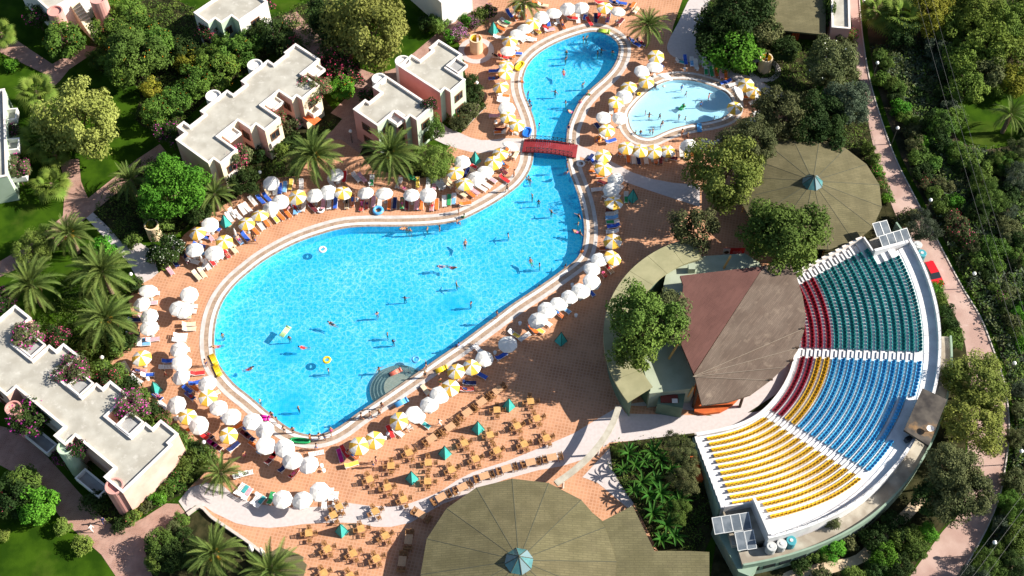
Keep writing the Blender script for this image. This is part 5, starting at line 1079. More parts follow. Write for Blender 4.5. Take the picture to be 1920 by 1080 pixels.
EDG = [('pel', 'spi'), ('spi', 'che'), ('che', 'nek'), ('nek', 'hd0'), ('hd0', 'hd1'), ('che', 'sl'), ('sl', 'el'), ('el', 'wl'), ('wl', 'hl'), ('che', 'sr'), ('sr', 'er'), ('er', 'wr'), ('wr', 'hr'), ('pel', 'pl'), ('pl', 'kl'), ('kl', 'al'), ('al', 'tl'), ('pel', 'pr'), ('pr', 'kr'), ('kr', 'ar'), ('ar', 'tr')]
BODY = {}
def make_body(pose):
    J = skeleton(pose); ks = list(J); me = bpy.data.meshes.new('body_skeleton'); me.from_pydata([J[k][:3] for k in ks], [(ks.index(a), ks.index(b)) for a, b in EDG], [])
    o = bpy.data.objects.new('body_skeleton', me); COL.objects.link(o); o.modifiers.new('s', 'SKIN'); 
    for i, k in enumerate(ks):
        v = me.skin_vertices[0].data[i]; v.radius = (J[k][3], J[k][3] * (.72 if k in ('che', 'spi', 'pel') else 1)); v.use_root = (k == 'pel')
    o.modifiers.new('d', 'SUBSURF').levels = 1
    dg = bpy.context.evaluated_depsgraph_get(); ev = o.evaluated_get(dg); nm = bpy.data.meshes.new_from_object(ev)
    bpy.data.objects.remove(o); return nm, J
for ps in ('stand', 'arms', 'raise', 'walk', 'sit', 'lie'): BODY[ps] = make_body(ps)
BCACHE = {}
def body_mesh(pose, skin, cloth, style):
    key = (pose, skin, cloth, style)
    if key not in BCACHE:
        src, J = BODY[pose]; me = src.copy(); me.name = 'person'; me.materials.clear(); me.materials.append(SKIN[skin]); me.materials.append(CLOTH[cloth])
        pel, che, nek = Vector(J['pel'][:3]), Vector(J['che'][:3]), Vector(J['nek'][:3]); ax = (che - pel).normalized(); L_n = (nek - pel).dot(ax)
        for p in me.polygons:
            d = Vector(p.center) - pel; u = d.dot(ax); side = abs(p.center.x)
            leg = (Vector(p.center) - Vector(J['kl'][:3])).length
            if pose in ('sit',): short = -.16 < u < .10 and p.center.y > -.30
            else: short = -.30 < u < .06 and side < .24
            on = short and side < .23
            if style == 'suit': on = (-.14 < u < L_n - .06 and side < .20)
            if style == 'dressed': on = (u < L_n - .02) and not (side > .26) and not (p.center.z < .12 and pose in ('walk', 'stand'))
            p.material_index = 1 if on else 0; p.use_smooth = True
        BCACHE[key] = me
    return BCACHE[key]
def hair_mesh(pose, k):
    key = ('hair', pose, k)
    if key not in BCACHE:
        J = BODY[pose][1]; c = Vector(J['hd1'][:3]); up = (c - Vector(J['hd0'][:3])).normalized(); b = MB()
        b.lathe([(.108, -.06), (.118, .0), (.10, .07), (.055, .115), (.01, .125)], 12); q = Vector((0, 0, 1)).rotation_difference(up).to_matrix()
        b.v = [tuple(q @ Vector(v) + c + (Vector((0, .025, 0)) if pose != 'lie' else Vector((0, 0, 0)))) for v in b.v]; BCACHE[key] = b.mesh('hair', HAIR[k], True)
    return BCACHE[key]
rp_ = random.Random(21)
def person(x, y, zf, pose, rz=None, cloth=None, style=None, scale=1.0, zpix=None, skin=None):
    p = P(x, y, zf + .9 * scale if zpix is None else zpix); cloth = cloth or rp_.choice(['navy', 'red', 'black', 'blue', 'green', 'pink', 'orange', 'black']); style = style or rp_.choice(['short', 'suit', 'short'])
    skin = skin or rp_.choice(['tan', 'fair', 'tan', 'brown']); h = rp_.choice(['dark', 'dark', 'dark', 'fair'])
    o = link('person', body_mesh(pose, skin, cloth, style), None, (p.x, p.y, zf), R(rz) if rz is not None else rp_.uniform(0, 6.28), scale); link('hair', hair_mesh(pose, h), o)
    tag(o, cat='person'); o['w'] = cloth + ' ' + {'short': 'swim shorts', 'suit': 'swimsuit', 'dressed': 'clothes'}[style]; return o
def crowd(fmt, mark, lst, group):
    it = []
    for o in lst: it.append((o, o['w'])); o['group'] = group; del o['w']
    number_off(it, P2(*mark), fmt)
FL = -1.44
def swim(x, y, pose=None, z=None):
    if rp_.random() < .22: return person(x, y, -.30, 'lie', zpix=-.1)
    return person(x, y, FL + .04 + rp_.uniform(-.12, .06) if z is None else z, pose or rp_.choice(['arms', 'stand', 'raise', 'arms', 'stand']), zpix=.1)
crowd('bather in {} in the big pool, {} to the whirlpool steps', (747, 725), [swim(*q) for q in ((757,428),(763,430),(769,431),(801,428),(824,425),(872,458),(828,500),(848,502),(856,532),(759,557),(883,567),(707,587),(623,608),(542,632),(726,625),(737,638),(569,652),(615,692),(710,690),(953,438),(416,626),(407,650),(467,692),(487,750),(559,764),(1012,495),(996,492),(1081,435),(1089,436),(1060,497),(1011,536),(998,366),(1010,376),(1034,396),(1085,403),(1084,418),(991,330),(994,336),(663,786))], 'bathers in the big pool')
crowd('bather in {} in the upper pool, {} to the footbridge', (1022, 275), [swim(*q) for q in ((1094,70),(1100,68),(1128,92),(1121,97),(1149,96),(1062,97),(1061,109),(1057,138),(1093,156),(1041,171),(1061,190),(1071,210),(990,173),(993,188),(996,199),(1011,232))], 'bathers in the upper pool')
crowd('child in {} in the wading pool, {} to its shower tower', (1433, 130), [person(x, y, -.54, rp_.choice(['stand', 'arms', 'walk', 'raise']), scale=rp_.uniform(.6, .9), zpix=.1) for x, y in ((1278,166),(1286,177),(1329,182),(1282,200),(1314,197),(1210,212),(1217,219),(1237,219),(1273,220),(1285,223),(1242,232),(1239,237),(1219,247),(1339,222),(1192,249),(1201,251),(1229,164),(1224,248))], 'children in the wading pool')
rimz = .05
crowd('person in {} on the south pool rim, {} to the whirlpool steps', (747, 725), [person(x, y, rimz, rp_.choice(['stand', 'walk', 'arms'])) for x, y in ((509,777),(519,787),(532,805),(549,806),(581,819),(598,817),(608,819),(621,808),(677,780),(694,777),(711,774),(716,760),(797,702),(799,686))], 'people on the south pool rim')
crowd('person in {} on another pool rim, {} to the footbridge', (1022, 275), [person(x, y, rimz, ps, zpix=.5) for x, y, ps in ((977,149,'sit'),(1088,189,'sit'),(1103,173,'sit'),(1066,243,'stand'),(1064,322,'sit'),(1063,310,'stand'),(964,328,'stand'),(951,356,'walk'),(860,397,'stand'),(870,404,'sit'),(857,414,'sit'),(932,592,'stand'),(860,645,'sit'),(1091,470,'sit'),(387,683,'stand'))], 'people on the pool rims')
crowd('person in {} on the deck among the loungers, {} to the footbridge', (1022, 275), [person(x, y, .012, rp_.choice(['stand', 'walk'])) for x, y in ((1279,249),(1289,256),(1304,301),(1176,352),(458,852),(825,714),(593,837),(705,862),(699,870),(1120,262),(940,316),(478,448),(473,445),(310,700))], 'people walking on the deck')
w_ = [person(824, 792, .012, 'walk', 90, 'white', 'dressed'), person(170, 990, .03, 'walk', 60, 'white', 'dressed'), person(192, 975, .03, 'walk', 200, 'navy', 'dressed')]
for o, l in zip(w_, ('waiter in white walking between the pool parasols and the cafe tables', 'person in white walking on the brick path by the lawn', 'person in dark clothes in the shade of the long villa')): o['label'] = l; del o['w']; o['group'] = 'dressed people walking'
rl_ = random.Random(5); sun_l = [it for it in LG if 'bare' not in it[1]]; rl_.shuffle(sun_l)
lie = []
for o, _ in sun_l[:34]:
    M_ = Matrix.Rotation(o.rotation_euler.z, 3, 'Z'); q = M_ @ Vector((-.12, 0, 0))
    b = link('person', body_mesh('lie', rp_.choice(['tan', 'fair', 'brown']), rp_.choice(['black', 'red', 'navy', 'blue', 'pink']), rp_.choice(['short', 'suit'])), None, (o.location.x + q.x, o.location.y + q.y, .30), o.rotation_euler.z - math.pi / 2)
    link('hair', hair_mesh('lie', 'dark'), b); tag(b, cat='person', group='people lying on loungers'); b['label'] = 'sunbather on ' + o['label']; lie.append(b)
# ================================================================ plants
rt_ = random.Random(11)
LM = {
 'big': leaf_mat('yellow_green_leaves', (0.204, 0.232, 0.048), (0.369, 0.395, 0.102), .35),
 'mid': leaf_mat('mid_green_leaves', (0.072, 0.124, 0.022), (0.144, 0.209, 0.037), .5),
 'dark': leaf_mat('dark_green_leaves', (0.022, 0.048, 0.011), (0.048, 0.083, 0.017), .5),
 'bright': leaf_mat('bright_green_leaves', (0.060, 0.180, 0.014), (0.120, 0.288, 0.024), .6),
 'citrus': leaf_mat('citrus_leaves', (0.058, 0.120, 0.018), (0.127, 0.216, 0.031), .6),
 'gold': leaf_mat('golden_leaves', (0.192, 0.204, 0.018), (0.300, 0.288, 0.036), .6),
 'olive': leaf_mat('dull_olive_leaves', (0.074, 0.090, 0.032), (0.137, 0.148, 0.058), .5),
 'grey': leaf_mat('grey_green_leaves', (0.050, 0.075, 0.042), (0.110, 0.135, 0.082), .6),
 'amber': leaf_mat('amber_green_leaves', (0.125, 0.150, 0.026), (0.260, 0.275, 0.062), .35),
 'feather': leaf_mat('feathery_leaves', (0.128, 0.192, 0.032), (0.205, 0.269, 0.051), .7),
 'lime': leaf_mat('lime_orchard_leaves', (.085, .135, .018), (.20, .26, .04), .5),
 'palm': leaf_mat('palm_frond', (0.085, 0.132, 0.025), (0.187, 0.238, 0.060), .8),
 'fan': leaf_mat('fan_palm_leaf', (0.108, 0.168, 0.024), (0.192, 0.252, 0.042), .8),
 'banana': leaf_mat('banana_leaf', (0.025, 0.087, 0.009), (0.050, 0.143, 0.015), .8),
}
M_magenta = leaf_mat('magenta_bracts', (.46, .02, .24), (.66, .08, .38), 1.0, .2); M_pinkf = leaf_mat('pink_red_flowers', (.60, .04, .13), (.74, .14, .26), 1.0, .2); M_whitef = leaf_mat('white_flowers', (.66, .66, .55), (.75, .75, .66), 1.0, .1); M_orange = mat('orange_fruit', (.70, .26, .02), rough=.5); M_lilac = leaf_mat('lilac_flowers', (.42, .12, .32), (.55, .22, .45), 1.0, .2)
M_bark = mat('brown_bark', (.10, .065, .04), (.16, .11, .07), scale=4, rough=.95, coords='Object', bump=.5); M_palmbark = mat('palm_trunk_bark', (.16, .11, .07), (.24, .17, .11), scale=5, rough=.95, coords='Object', bump=.6)
def leafcloud(seed, clumps, per, leaf, csize, shape=(1, 1, 1), kind='round', aspect=.55, up=.35):
    """unit crown: many leaf faces gathered in clumps, gaps between the clumps"""
    r = random.Random(seed); vs_ = []; fs = []
    cen = []
    for c in range(clumps):
        for _ in range(40):
            u = Vector((r.gauss(0, 1), r.gauss(0, 1), r.gauss(0, 1))).normalized()
            if kind == 'round': rad = r.uniform(.45, 1.0) ** .6 * (1 + .18 * math.sin(3 * math.atan2(u.y, u.x) + seed)); q = Vector((u.x * rad, u.y * rad, u.z * rad * (.85 if u.z > 0 else .6)))
            elif kind == 'cone': h = r.random(); rad = (1 - h) ** .75 * r.uniform(.5, 1) ** .5; a = r.uniform(0, 6.28); q = Vector((rad * math.cos(a), rad * math.sin(a), h * 1.9 - .7))
            else: q = Vector((r.uniform(-1, 1), r.uniform(-1, 1), r.uniform(-.5, .6)))
            if all((q - o).length > csize * .55 for o, _ in cen): break
        cen.append((q, csize * r.uniform(.65, 1.25)))
    for q, cs in cen:
        for _ in range(per):
            d = Vector((r.gauss(0, 1), r.gauss(0, 1), r.gauss(0, 1))).normalized(); rr = cs * r.uniform(.35, 1) ** .5
            p = q + Vector((d.x * rr, d.y * rr, d.z * rr * .75))
            n = (d * .9 + q.normalized() * .3 + Vector((0, 0, up)) + Vector((r.gauss(0, .55), r.gauss(0, .55), r.gauss(0, .55)))).normalized()
            t = n.orthogonal().normalized(); t.rotate(Matrix.Rotation(r.uniform(0, 6.28), 3, n)); s_ = n.cross(t); l = leaf * r.uniform(.6, 1.3)
            b = len(vs_); pts = (p - t * l * .5, p + s_ * l * aspect * .5, p + t * l * .5 + n * -l * .12, p - s_ * l * aspect * .5)
            vs_.extend([(v.x * shape[0], v.y * shape[1], v.z * shape[2]) for v in pts]); fs.append((b, b + 1, b + 2, b + 3))
    return vs_, fs, cen
def cloud_mesh(nm, m, data): 
    me = bpy.data.meshes.new(nm); me.from_pydata(data[0], [], data[1]); me.materials.append(m); me.update(); return me
FORM = {'big': [leafcloud(s_, 84, 165, .085, .27) for s_ in (1, 2)], 'med': [leafcloud(s_, 42, 120, .13, .34) for s_ in (3, 4, 5)], 'small': [leafcloud(s_, 22, 90, .20, .45) for s_ in (6, 7)], 'cone': [leafcloud(8, 40, 110, .12, .28, kind='cone')], 'fine': [leafcloud(9, 60, 150, .11, .28, aspect=.3)]}
MESHC = {}
def crown_mesh(form, i, k):
    i %= len(FORM[form]); key = (form, i, k)
    if key not in MESHC: MESHC[key] = cloud_mesh('crown', LM[k], FORM[form][i])
    return MESHC[key]
def sprinkle(seed, n, size, m, base, blob=False):
    key = ('sp', seed, n, size, m.name)
    if key not in MESHC:
        r = random.Random(seed); vs_, fs = [], []; b_ = MB()
        for _ in range(n):
            q, cs = r.choice(base); d = Vector((r.gauss(0, 1), r.gauss(0, 1), r.gauss(.3, 1))).normalized(); p = q + d * cs * r.uniform(.85, 1.12)
            if blob: b_.lathe([(.01, -size), (size, 0), (.01, size)], 5, tuple(p)); continue
            nn = (d + Vector((r.gauss(0, .5), r.gauss(0, .5), r.gauss(0, .5)))).normalized(); t = nn.orthogonal().normalized(); s_ = nn.cross(t); b = len(vs_); l = size * r.uniform(.7, 1.4)
            vs_.extend([tuple(p - t * l), tuple(p + s_ * l), tuple(p + t * l), tuple(p - s_ * l)]); fs.append((b, b + 1, b + 2, b + 3))
        MESHC[key] = b_.mesh('fruit', m) if blob else cloud_mesh('blossom', m, (vs_, fs))
    return MESHC[key]
def trunk_mesh(seed, h, r0, spread, m=None):
    r = random.Random(seed); b = MB(); p = Vector((0, 0, 0)); pts = [p.copy()]
    for i in range(4): p = p + Vector((r.uniform(-.12, .12) * h * .4, r.uniform(-.12, .12) * h * .4, h / 4)); pts.append(p.copy())
    for i in range(4): b.tube(pts[i], pts[i + 1], r0 * (1 - .15 * i), r0 * (1 - .15 * (i + 1)), 8, cap=False)
    for i in range(6):
        a = i * 1.05 + r.uniform(-.3, .3); q = pts[2 + i % 3]; e = q + Vector((math.cos(a) * spread, math.sin(a) * spread, spread * r.uniform(.5, 1.0))); b.tube(q, e, r0 * .45, r0 * .15, 6, cap=False)
    return b.mesh('trunk', m or M_bark)
def tree(x, y, rp, kind, form, label=None, name='tree', cat='tree', group=None, hc=None, rz=1.0, fruit=None, flower=None, sx=1.0, sy=1.0, nf=60):
    r = rp / ppm(y); hc = hc if hc is not None else max(r * rz * .95, r * .9) + (.5 if r > 2 else 0); p = P(x, y, hc)
    o = empty(name, (p.x, p.y, 0), 0); tag(o, label, cat, group)
    i = rt_.randrange(5); t = trunk_mesh(rt_.randrange(999), hc * .95, max(.05, r * .055), r * .55); link('trunk', t, o)
    c = link('crown', crown_mesh(form, i, kind), o, (0, 0, hc), rt_.uniform(0, 6.28), (r * sx, r * sy, r * rz)); fi = i % len(FORM[form])
    if fruit: tag(link('fruit', sprinkle(fi + 40, 24, .022, fruit, FORM[form][fi][2], True), c), kind='stuff')
    if flower: link('blossom', sprinkle(fi + 20, 60 * nf // 10, .05 if flower is not M_whitef else .028, flower, FORM[form][fi][2]), c)
    return o
def trees(fmt, mark, lst, **kw):
    items = []
    for e in lst:
        k2 = dict(kw); k2.update(e[5] if len(e) > 5 else {}); items.append((tree(e[0], e[1], e[2], e[3], e[4], **k2), ''))
    number_off(items, P2(*mark), fmt)
# --- trees that stand alone
tree(152, 225, 66, 'big', 'big', 'broad yellow-green tree on the lawn left of the long villa', hc=6.5, rz=1.15, group='large garden trees')
tree(692, 52, 68, 'big', 'big', 'large pale yellow-green tree on the lawn behind the pink villas', hc=7.0, rz=1.25, group='large garden trees')
tree(628, 40, 45, 'dark', 'med', 'dark tree shading the lawn left of the pale garden tree', hc=4.5, group='large garden trees')
tree(325, 352, 58, 'bright', 'big', 'vivid green tree between the long villa and the west path', hc=5.2, rz=1.0, group='large garden trees')
tree(1362, 322, 64, 'amber', 'big', 'tall olive-green tree spreading over the path to the round hut', hc=7.5, rz=1.1, group='large garden trees'); tree(1405, 265, 46, 'olive', 'big', 'tall yellowish tree just right of the tall path tree', hc=7.5, rz=1.0, group='large garden trees')
tree(1205, 610, 62, 'mid', 'big', 'tall tree growing through the curved bar roof', hc=9.0, rz=1.25, group='large garden trees'); tree(1262, 590, 32, 'olive', 'med', 'yellowish bough of a tree leaning over the red-brown roof', hc=9.0, rz=.9, sx=1.5, group='large garden trees'); tree(1190, 655, 38, 'mid', 'med', 'lower dense tree on the shaded edge of the bar roof', hc=7.5, group='large garden trees')
tree(1470, 448, 72, 'mid', 'big', 'round dense dark tree between the stage roof and the round hut', hc=6.5, rz=.95, group='large garden trees')
tree(1305, 428, 38, 'olive', 'med', 'small leaning tree on the deck above the curved bar roof', hc=5.5, rz=1.1, group='large garden trees')
tree(1832, 712, 54, 'amber', 'big', 'amber-green tree behind the theatre booth beside the road', hc=4.6, rz=.85, group='roadside trees'); tree(1828, 790, 56, 'amber', 'big', 'amber-green tree hanging over the road in the middle of its row', hc=4.6, rz=.85, group='roadside trees'); tree(1782, 878, 46, 'olive', 'big', 'dull green tree below the booth roof', hc=6.0, group='roadside trees'); tree(1800, 925, 52, 'olive', 'big', 'lowest olive-green tree of the roadside row', hc=5.5, group='roadside trees'); tree(1745, 935, 34, 'dark', 'med', 'dark tree in the shade under the roadside row', hc=4, group='roadside trees')
tree(812, 302, 38, 'feather', 'fine', 'rounded feathery yellow-green bush between the villa palm and the parasols', name='bush', cat='bush', hc=2.3, rz=.9)
tree(808, 238, 22, 'mid', 'med', 'upright green shrub at the corner of the small pink villa', name='shrub', cat='shrub', hc=3.0, rz=1.5)
tree(1378, 92, 48, 'bright', 'med', 'bright green rounded bush in the bed behind the wading pool', name='bush', cat='bush', hc=2.8, rz=.9); tree(1345, 60, 40, 'dark', 'med', 'dark shrub along the curving top path', name='shrub', cat='shrub'); tree(1395, 30, 58, 'dark', 'big', 'broad dark tree left of the long pavilion', hc=4.5); tree(1430, 60, 34, 'olive', 'med', 'olive shrub at the corner of the long pavilion', name='shrub', cat='shrub'); tree(1472, 95, 26, 'dark', 'med', 'dark bush between the shower tower and the pavilion', name='bush', cat='bush')
tree(1385, 122, 18, 'mid', 'small', 'small white-flowering bush by the wading pool loungers', name='bush', cat='bush', flower=M_whitef, hc=1.0)
tree(1470, 215, 52, 'olive', 'big', 'wide olive-brown tree above the round hut roof, left one', hc=4.5); tree(1530, 222, 48, 'dark', 'big', 'dark tree touching the top of the round hut roof', hc=4.5); tree(1560, 125, 48, 'olive', 'big', 'tree with pale blossoms beside the upper road', hc=5, flower=M_whitef, nf=12); tree(1592, 195, 42, 'grey', 'big', 'grey-green tree overhanging the upper road', hc=4.5); tree(1555, 265, 30, 'dark', 'med', 'dark shrub hugging the far eave of the round hut', name='shrub', cat='shrub', hc=3)
tree(310, 470, 34, 'dark', 'med', 'white-flowering shrub beside the round pot tower', name='shrub', cat='shrub', flower=M_whitef, hc=1.9, rz=.9, nf=70); tree(300, 408, 30, 'mid', 'med', 'low green bush behind the round pot tower', name='bush', cat='bush', hc=1.8)
tree(20, 122, 14, 'bright', 'small', 'small clipped bush at the left edge above the brick path', name='bush', cat='bush', hc=.9)
tree(1730, 425, 30, 'grey', 'fine', 'thin grey shrub between the hut and the theatre heater deck', name='shrub', cat='shrub', hc=2.4)
# --- groves labelled by how near they stand to something
CIT = dict(name='orange_tree', cat='orange tree', group='orange trees in the villa garden', fruit=M_orange)
trees('orange tree in the villa grove{}, {} to the long villa', (440, 200), [(120,78,36,'citrus','med'),(210,62,32,'citrus','med'),(252,105,52,'mid','big'),(290,88,36,'citrus','med'),(225,128,34,'citrus','med'),(184,112,20,'citrus','med'),(352,117,24,'gold','med'),(394,108,26,'citrus','med'),(366,156,32,'citrus','med'),(410,130,32,'citrus','med'),(446,100,32,'citrus','med'),(284,166,20,'gold','med'),(330,190,28,'citrus','med'),(298,212,30,'citrus','med'),(472,78,30,'citrus','med'),(425,82,26,'citrus','med'),(515,68,38,'dark','med'),(242,22,28,'citrus','med'),(345,95,26,'dark','med'),(262,60,34,'citrus','med'),(200,25,22,'citrus','small')], **CIT)
RO = dict(name='orchard_tree', cat='tree', group='trees of the right-hand orchard')
trees('leafy orchard tree on the far right{}, {} to the round-hut skylight', (1505, 350), [(1740,25,42,'gold','big'),(1780,60,30,'lime','med'),(1835,35,46,'lime','big'),(1885,50,46,'lime','big'),(1850,90,44,'lime','med'),(1805,110,34,'lime','med'),(1895,110,40,'lime','med'),(1815,160,34,'lime','med'),(1880,90,26,'gold','med'),(1855,140,30,'olive','med'),(1900,150,30,'gold','med'),(1875,160,24,'lime','med'),(1690,60,30,'dark','med'),(1925,20,40,'lime','med'),(1770,10,36,'lime','med'),(1800,30,30,'lime','med')], **RO)
HG = dict(name='hedge_shrub', cat='shrub', group='shrubs of the roadside hedge')
hedge = []
for i, (x, y) in enumerate(((1640,105),(1655,120),(1645,150),(1662,160),(1668,185),(1675,170),(1680,205),(1692,225),(1700,250),(1708,275),(1716,300),(1722,325),(1732,350),(1742,365),(1760,390),(1772,405),(1782,420),(1795,440),(1805,452),(1815,470),(1828,490),(1840,500),(1846,520),(1858,545),(1868,560),(1878,580),(1890,605),(1898,625),(1912,650),(1722,270),(1738,310),(1758,350),(1778,380),(1860,500),(1880,545),(1905,590))): hedge.append((x + 9, y - 2, rt_.uniform(13, 19), rt_.choice(['mid', 'bright', 'citrus', 'olive', 'dark']), 'med' if i % 2 else 'small', dict(flower=M_pinkf if i in (16, 17, 18, 12) else (M_magenta if i in (24,) else None), nf=20)))
trees('hedge shrub along the far side of the road{}, {} to the round-hut skylight', (1505, 350), hedge, **HG)
RH = dict(name='verge_shrub', cat='shrub', group='shrubs on the theatre side of the road')
trees('low verge shrub on the theatre side of the road{}, {} to the red car', (1749, 514), [(1628,280,12,'mid','small'),(1637,300,13,'mid','small'),(1645,320,13,'bright','small',dict(flower=M_pinkf, nf=25)),(1655,345,12,'mid','small',dict(flower=M_pinkf, nf=25)),(1665,370,12,'bright','small'),(1690,415,16,'olive','small'),(1705,405,18,'olive','small'),(1758,540,13,'bright','small'),(1766,560,14,'mid','small'),(1775,585,15,'dark','small'),(1783,610,16,'dark','small'),(1790,635,18,'mid','small'),(1778,640,15,'dark','small')], **RH)
WL = dict(name='wild_shrub', cat='shrub', group='grey shrubs of the wild strip')
wl = [(rt_.uniform(1735, 1930), rt_.uniform(230, 640)) for _ in range(80)]; wl = [(x, y) for x, y in wl if x > 1690 + (y - 200) * .52 + 35 and not (1770 < x < 1915 and 165 < y < 275)]
wl += [(1762,120),(1775,150),(1768,180),(1780,205),(1760,95),(1790,225),(1905,900),(1890,940),(1910,960),(1880,985),(1905,1010),(1870,1040),(1900,1060),(1850,1060),(1830,1085),(1912,770),(1908,730),(1905,820)]
trees('wild grey-green shrub right of the hedge{}, {} to the red car', (1749, 514), [(x, y, rt_.uniform(16, 30), rt_.choice(['grey', 'dark', 'olive', 'dark', 'mid', 'citrus']), rt_.choice(['fine', 'med'])) for x, y in wl], **WL)
BG = dict(name='bougainvillea', cat='bougainvillea', group='bougainvilleas on the villas')
def boug(lab, x, y, rp, z, kind='olive', fl=M_magenta, nf=45, rz=.8): tree(x, y, rp, kind, 'small' if rp < 22 else 'med', lab, hc=z, rz=rz, flower=fl, nf=nf, **BG)
boug('magenta bougainvillea on the lower terrace edge nearest the west deck teal cover', 246, 763, 28, 6.4, nf=90); boug('magenta bougainvillea bushing over the middle terrace of the west villa', 138, 694, 32, 6.2, nf=45); boug('magenta bougainvillea on the upper terrace of the west villa', 52, 630, 28, 6.2, nf=50); boug('dark bougainvillea swallowing the round tower at the left edge', 57, 783, 36, 5.2, 'dark', nf=35); boug('bougainvillea beside the middle round tower of the west villa', 147, 842, 16, 6.0, 'dark', nf=40); boug('small magenta bougainvillea hanging below the middle round tower', 112, 858, 14, 3.5, 'dark', nf=70)
boug('red-pink bougainvillea between the two terraces of the west villa', 108, 632, 22, 4.0, 'dark', M_pinkf, 70); boug('red-pink bougainvillea at the left edge above the west villa', 5, 560, 24, 4.5, 'dark', M_magenta, 60); boug('pink bougainvillea behind the third terrace corner', 200, 712, 20, 3.6, 'dark', M_pinkf, 40); boug('pink bougainvillea at the far corner of the west villa roof', 308, 785, 14, 3.2, 'mid', M_pinkf, 40)
boug('large crimson bougainvillea behind the long villa by the brick path', 625, 122, 34, 3.5, 'dark', M_pinkf, 110); boug('crimson bougainvillea spilling toward the pink villa', 655, 140, 24, 3.0, 'dark', M_pinkf, 90); boug('bougainvillea climbing the end of the long villa', 590, 165, 26, 5.5, 'olive', M_pinkf, 45); boug('green bush with orange flowers beside the crimson bougainvillea', 640, 165, 26, 2.5, 'bright', M_orange, 12)
boug('bougainvillea cascading at the near corner of the long villa', 448, 295, 20, 4.5, 'olive', M_pinkf, 70, 1.3); boug('bougainvillea over the middle balcony of the long villa', 520, 222, 16, 5.5, 'olive', M_pinkf, 60); boug('faint red bush at the rear of the small pink villa', 690, 180, 18, 4.0, 'dark', M_pinkf, 25); boug('bougainvillea dark clump on the far corner of the small pink villa', 806, 195, 14, 6.6, 'dark', M_pinkf, 25)
boug('pink bougainvillea by the white villa at the top left', 70, 30, 24, 3.0, 'dark', M_magenta, 30); boug('crimson bougainvillea on the villa balcony at the top', 388, 56, 20, 4.5, 'dark', M_pinkf, 60); boug('crimson bougainvillea at the right end of the top villa', 492, 12, 20, 4.5, 'dark', M_pinkf, 55); boug('crimson bougainvillea at the far end of the long villa', 550, 80, 14, 4.5, 'dark', M_pinkf, 70); boug('pinkish bougainvillea at the left tip of the long villa', 318, 248, 24, 4.0, 'dark', M_magenta, 35); boug('bougainvillea on the left-edge green villa balcony', 28, 315, 24, 4.0, 'olive', M_magenta, 40); boug('small bougainvillea higher on the left-edge green villa', 25, 245, 12, 4.0, 'dark', M_magenta, 40)
boug('lilac flowering shrub beside the ring plaza', 862, 62, 16, 1.2, 'olive', M_lilac, 150); boug('lilac flowering shrub farther along the ring plaza path', 888, 42, 14, 1.2, 'olive', M_lilac, 120); boug('dark red shrub above the lilac shrubs', 918, 22, 14, 1.4, 'dark', M_lilac, 40); boug('pink bougainvillea shrub at the bottom left corner lawn', 5, 945, 18, 2.2, 'dark', M_pinkf, 50); boug('pink bougainvillea at the pavilion wall by the road', 1598, 62, 12, 2, 'mid', M_pinkf, 60)
SB = dict(name='garden_shrub', cat='shrub', group='shrubs in the garden beds')
def shrub(lab, x, y, rp, k, form='small', **kw): tree(x, y, rp, k, form, lab, **{**SB, **kw})
shrub('rounded shrub above the lilac flowers', 902, 28, 16, 'mid'); shrub('slim shrub left of the lilac flowers', 871, 42, 12, 'bright', rz=1.4); shrub('shrub at the white villa by the flower path', 822, 45, 18, 'mid'); shrub('dark shrub at the lawn corner by the top white villa', 800, 42, 16, 'dark'); shrub('bright shrub hugging the green-fronted villa', 846, 212, 12, 'bright'); shrub('green shrub just behind the lantern plaza wall', 843, 68, 14, 'bright')
for i, (x, y, r_) in enumerate(((880,150,15),(886,170,16),(880,190,16),(894,180,14),(870,205,15),(885,205,14),(868,225,15),(855,232,12))): shrub(f'{("topmost","second","third","fourth","fifth","sixth","seventh","lowest")[i]} brown-green shrub in the bed beside the green-fronted villa', x, y, r_, 'olive' if i > 2 else 'dark', flower=M_lilac if i == 5 else None, nf=8)
for i, (x, y, r_, k) in enumerate(((345,835,22,'mid'),(372,845,20,'dark'),(390,858,18,'mid'),(360,868,22,'mid'),(345,885,20,'mid'),(330,905,18,'citrus'),(312,918,16,'mid'),(295,932,16,'bright'),(270,948,14,'olive'),(245,968,16,'mid'),(225,985,15,'dark'),(260,955,12,'gold'),(322,812,16,'mid'))): shrub(f'bed shrub along the white end wall of the west villa, {ordinal(i + 1)} counted downhill', x, y, r_, k, flower=M_whitef if i in (2, 7) else (M_pinkf if i in (9, 5) else None), nf=8)
for i, (x, y, r_, k) in enumerate(((190,692,20,'mid'),(215,710,24,'mid'),(240,725,22,'dark'),(262,748,20,'mid'),(285,768,20,'dark'),(170,650,22,'mid'),(215,650,20,'mid'),(240,640,16,'dark'),(205,628,22,'dark'),(270,790,16,'mid'))): shrub(f'garden shrub between the west villa and deck, {ordinal(i + 1)} counted from the lawn lamp', x, y, r_, k)
shrub('big bright leafy bush on the lower left lawn', 72, 948, 36, 'bright', 'med', hc=2.4); shrub('dark bush at the left edge of the lower lawn', 25, 925, 38, 'dark', 'med', hc=2.6); shrub('bush behind the bright one on the lower lawn', 45, 905, 30, 'mid', 'med'); shrub('pale small bush by the brick path on the lower lawn', 116, 988, 16, 'feather'); shrub('sparse sapling on the lower lawn', 156, 1022, 18, 'feather'); shrub('dark round bush beside the west villa entrance', 178, 940, 24, 'dark', hc=2); shrub('small bush at the left edge of the lower lawn', 5, 1003, 12, 'feather')
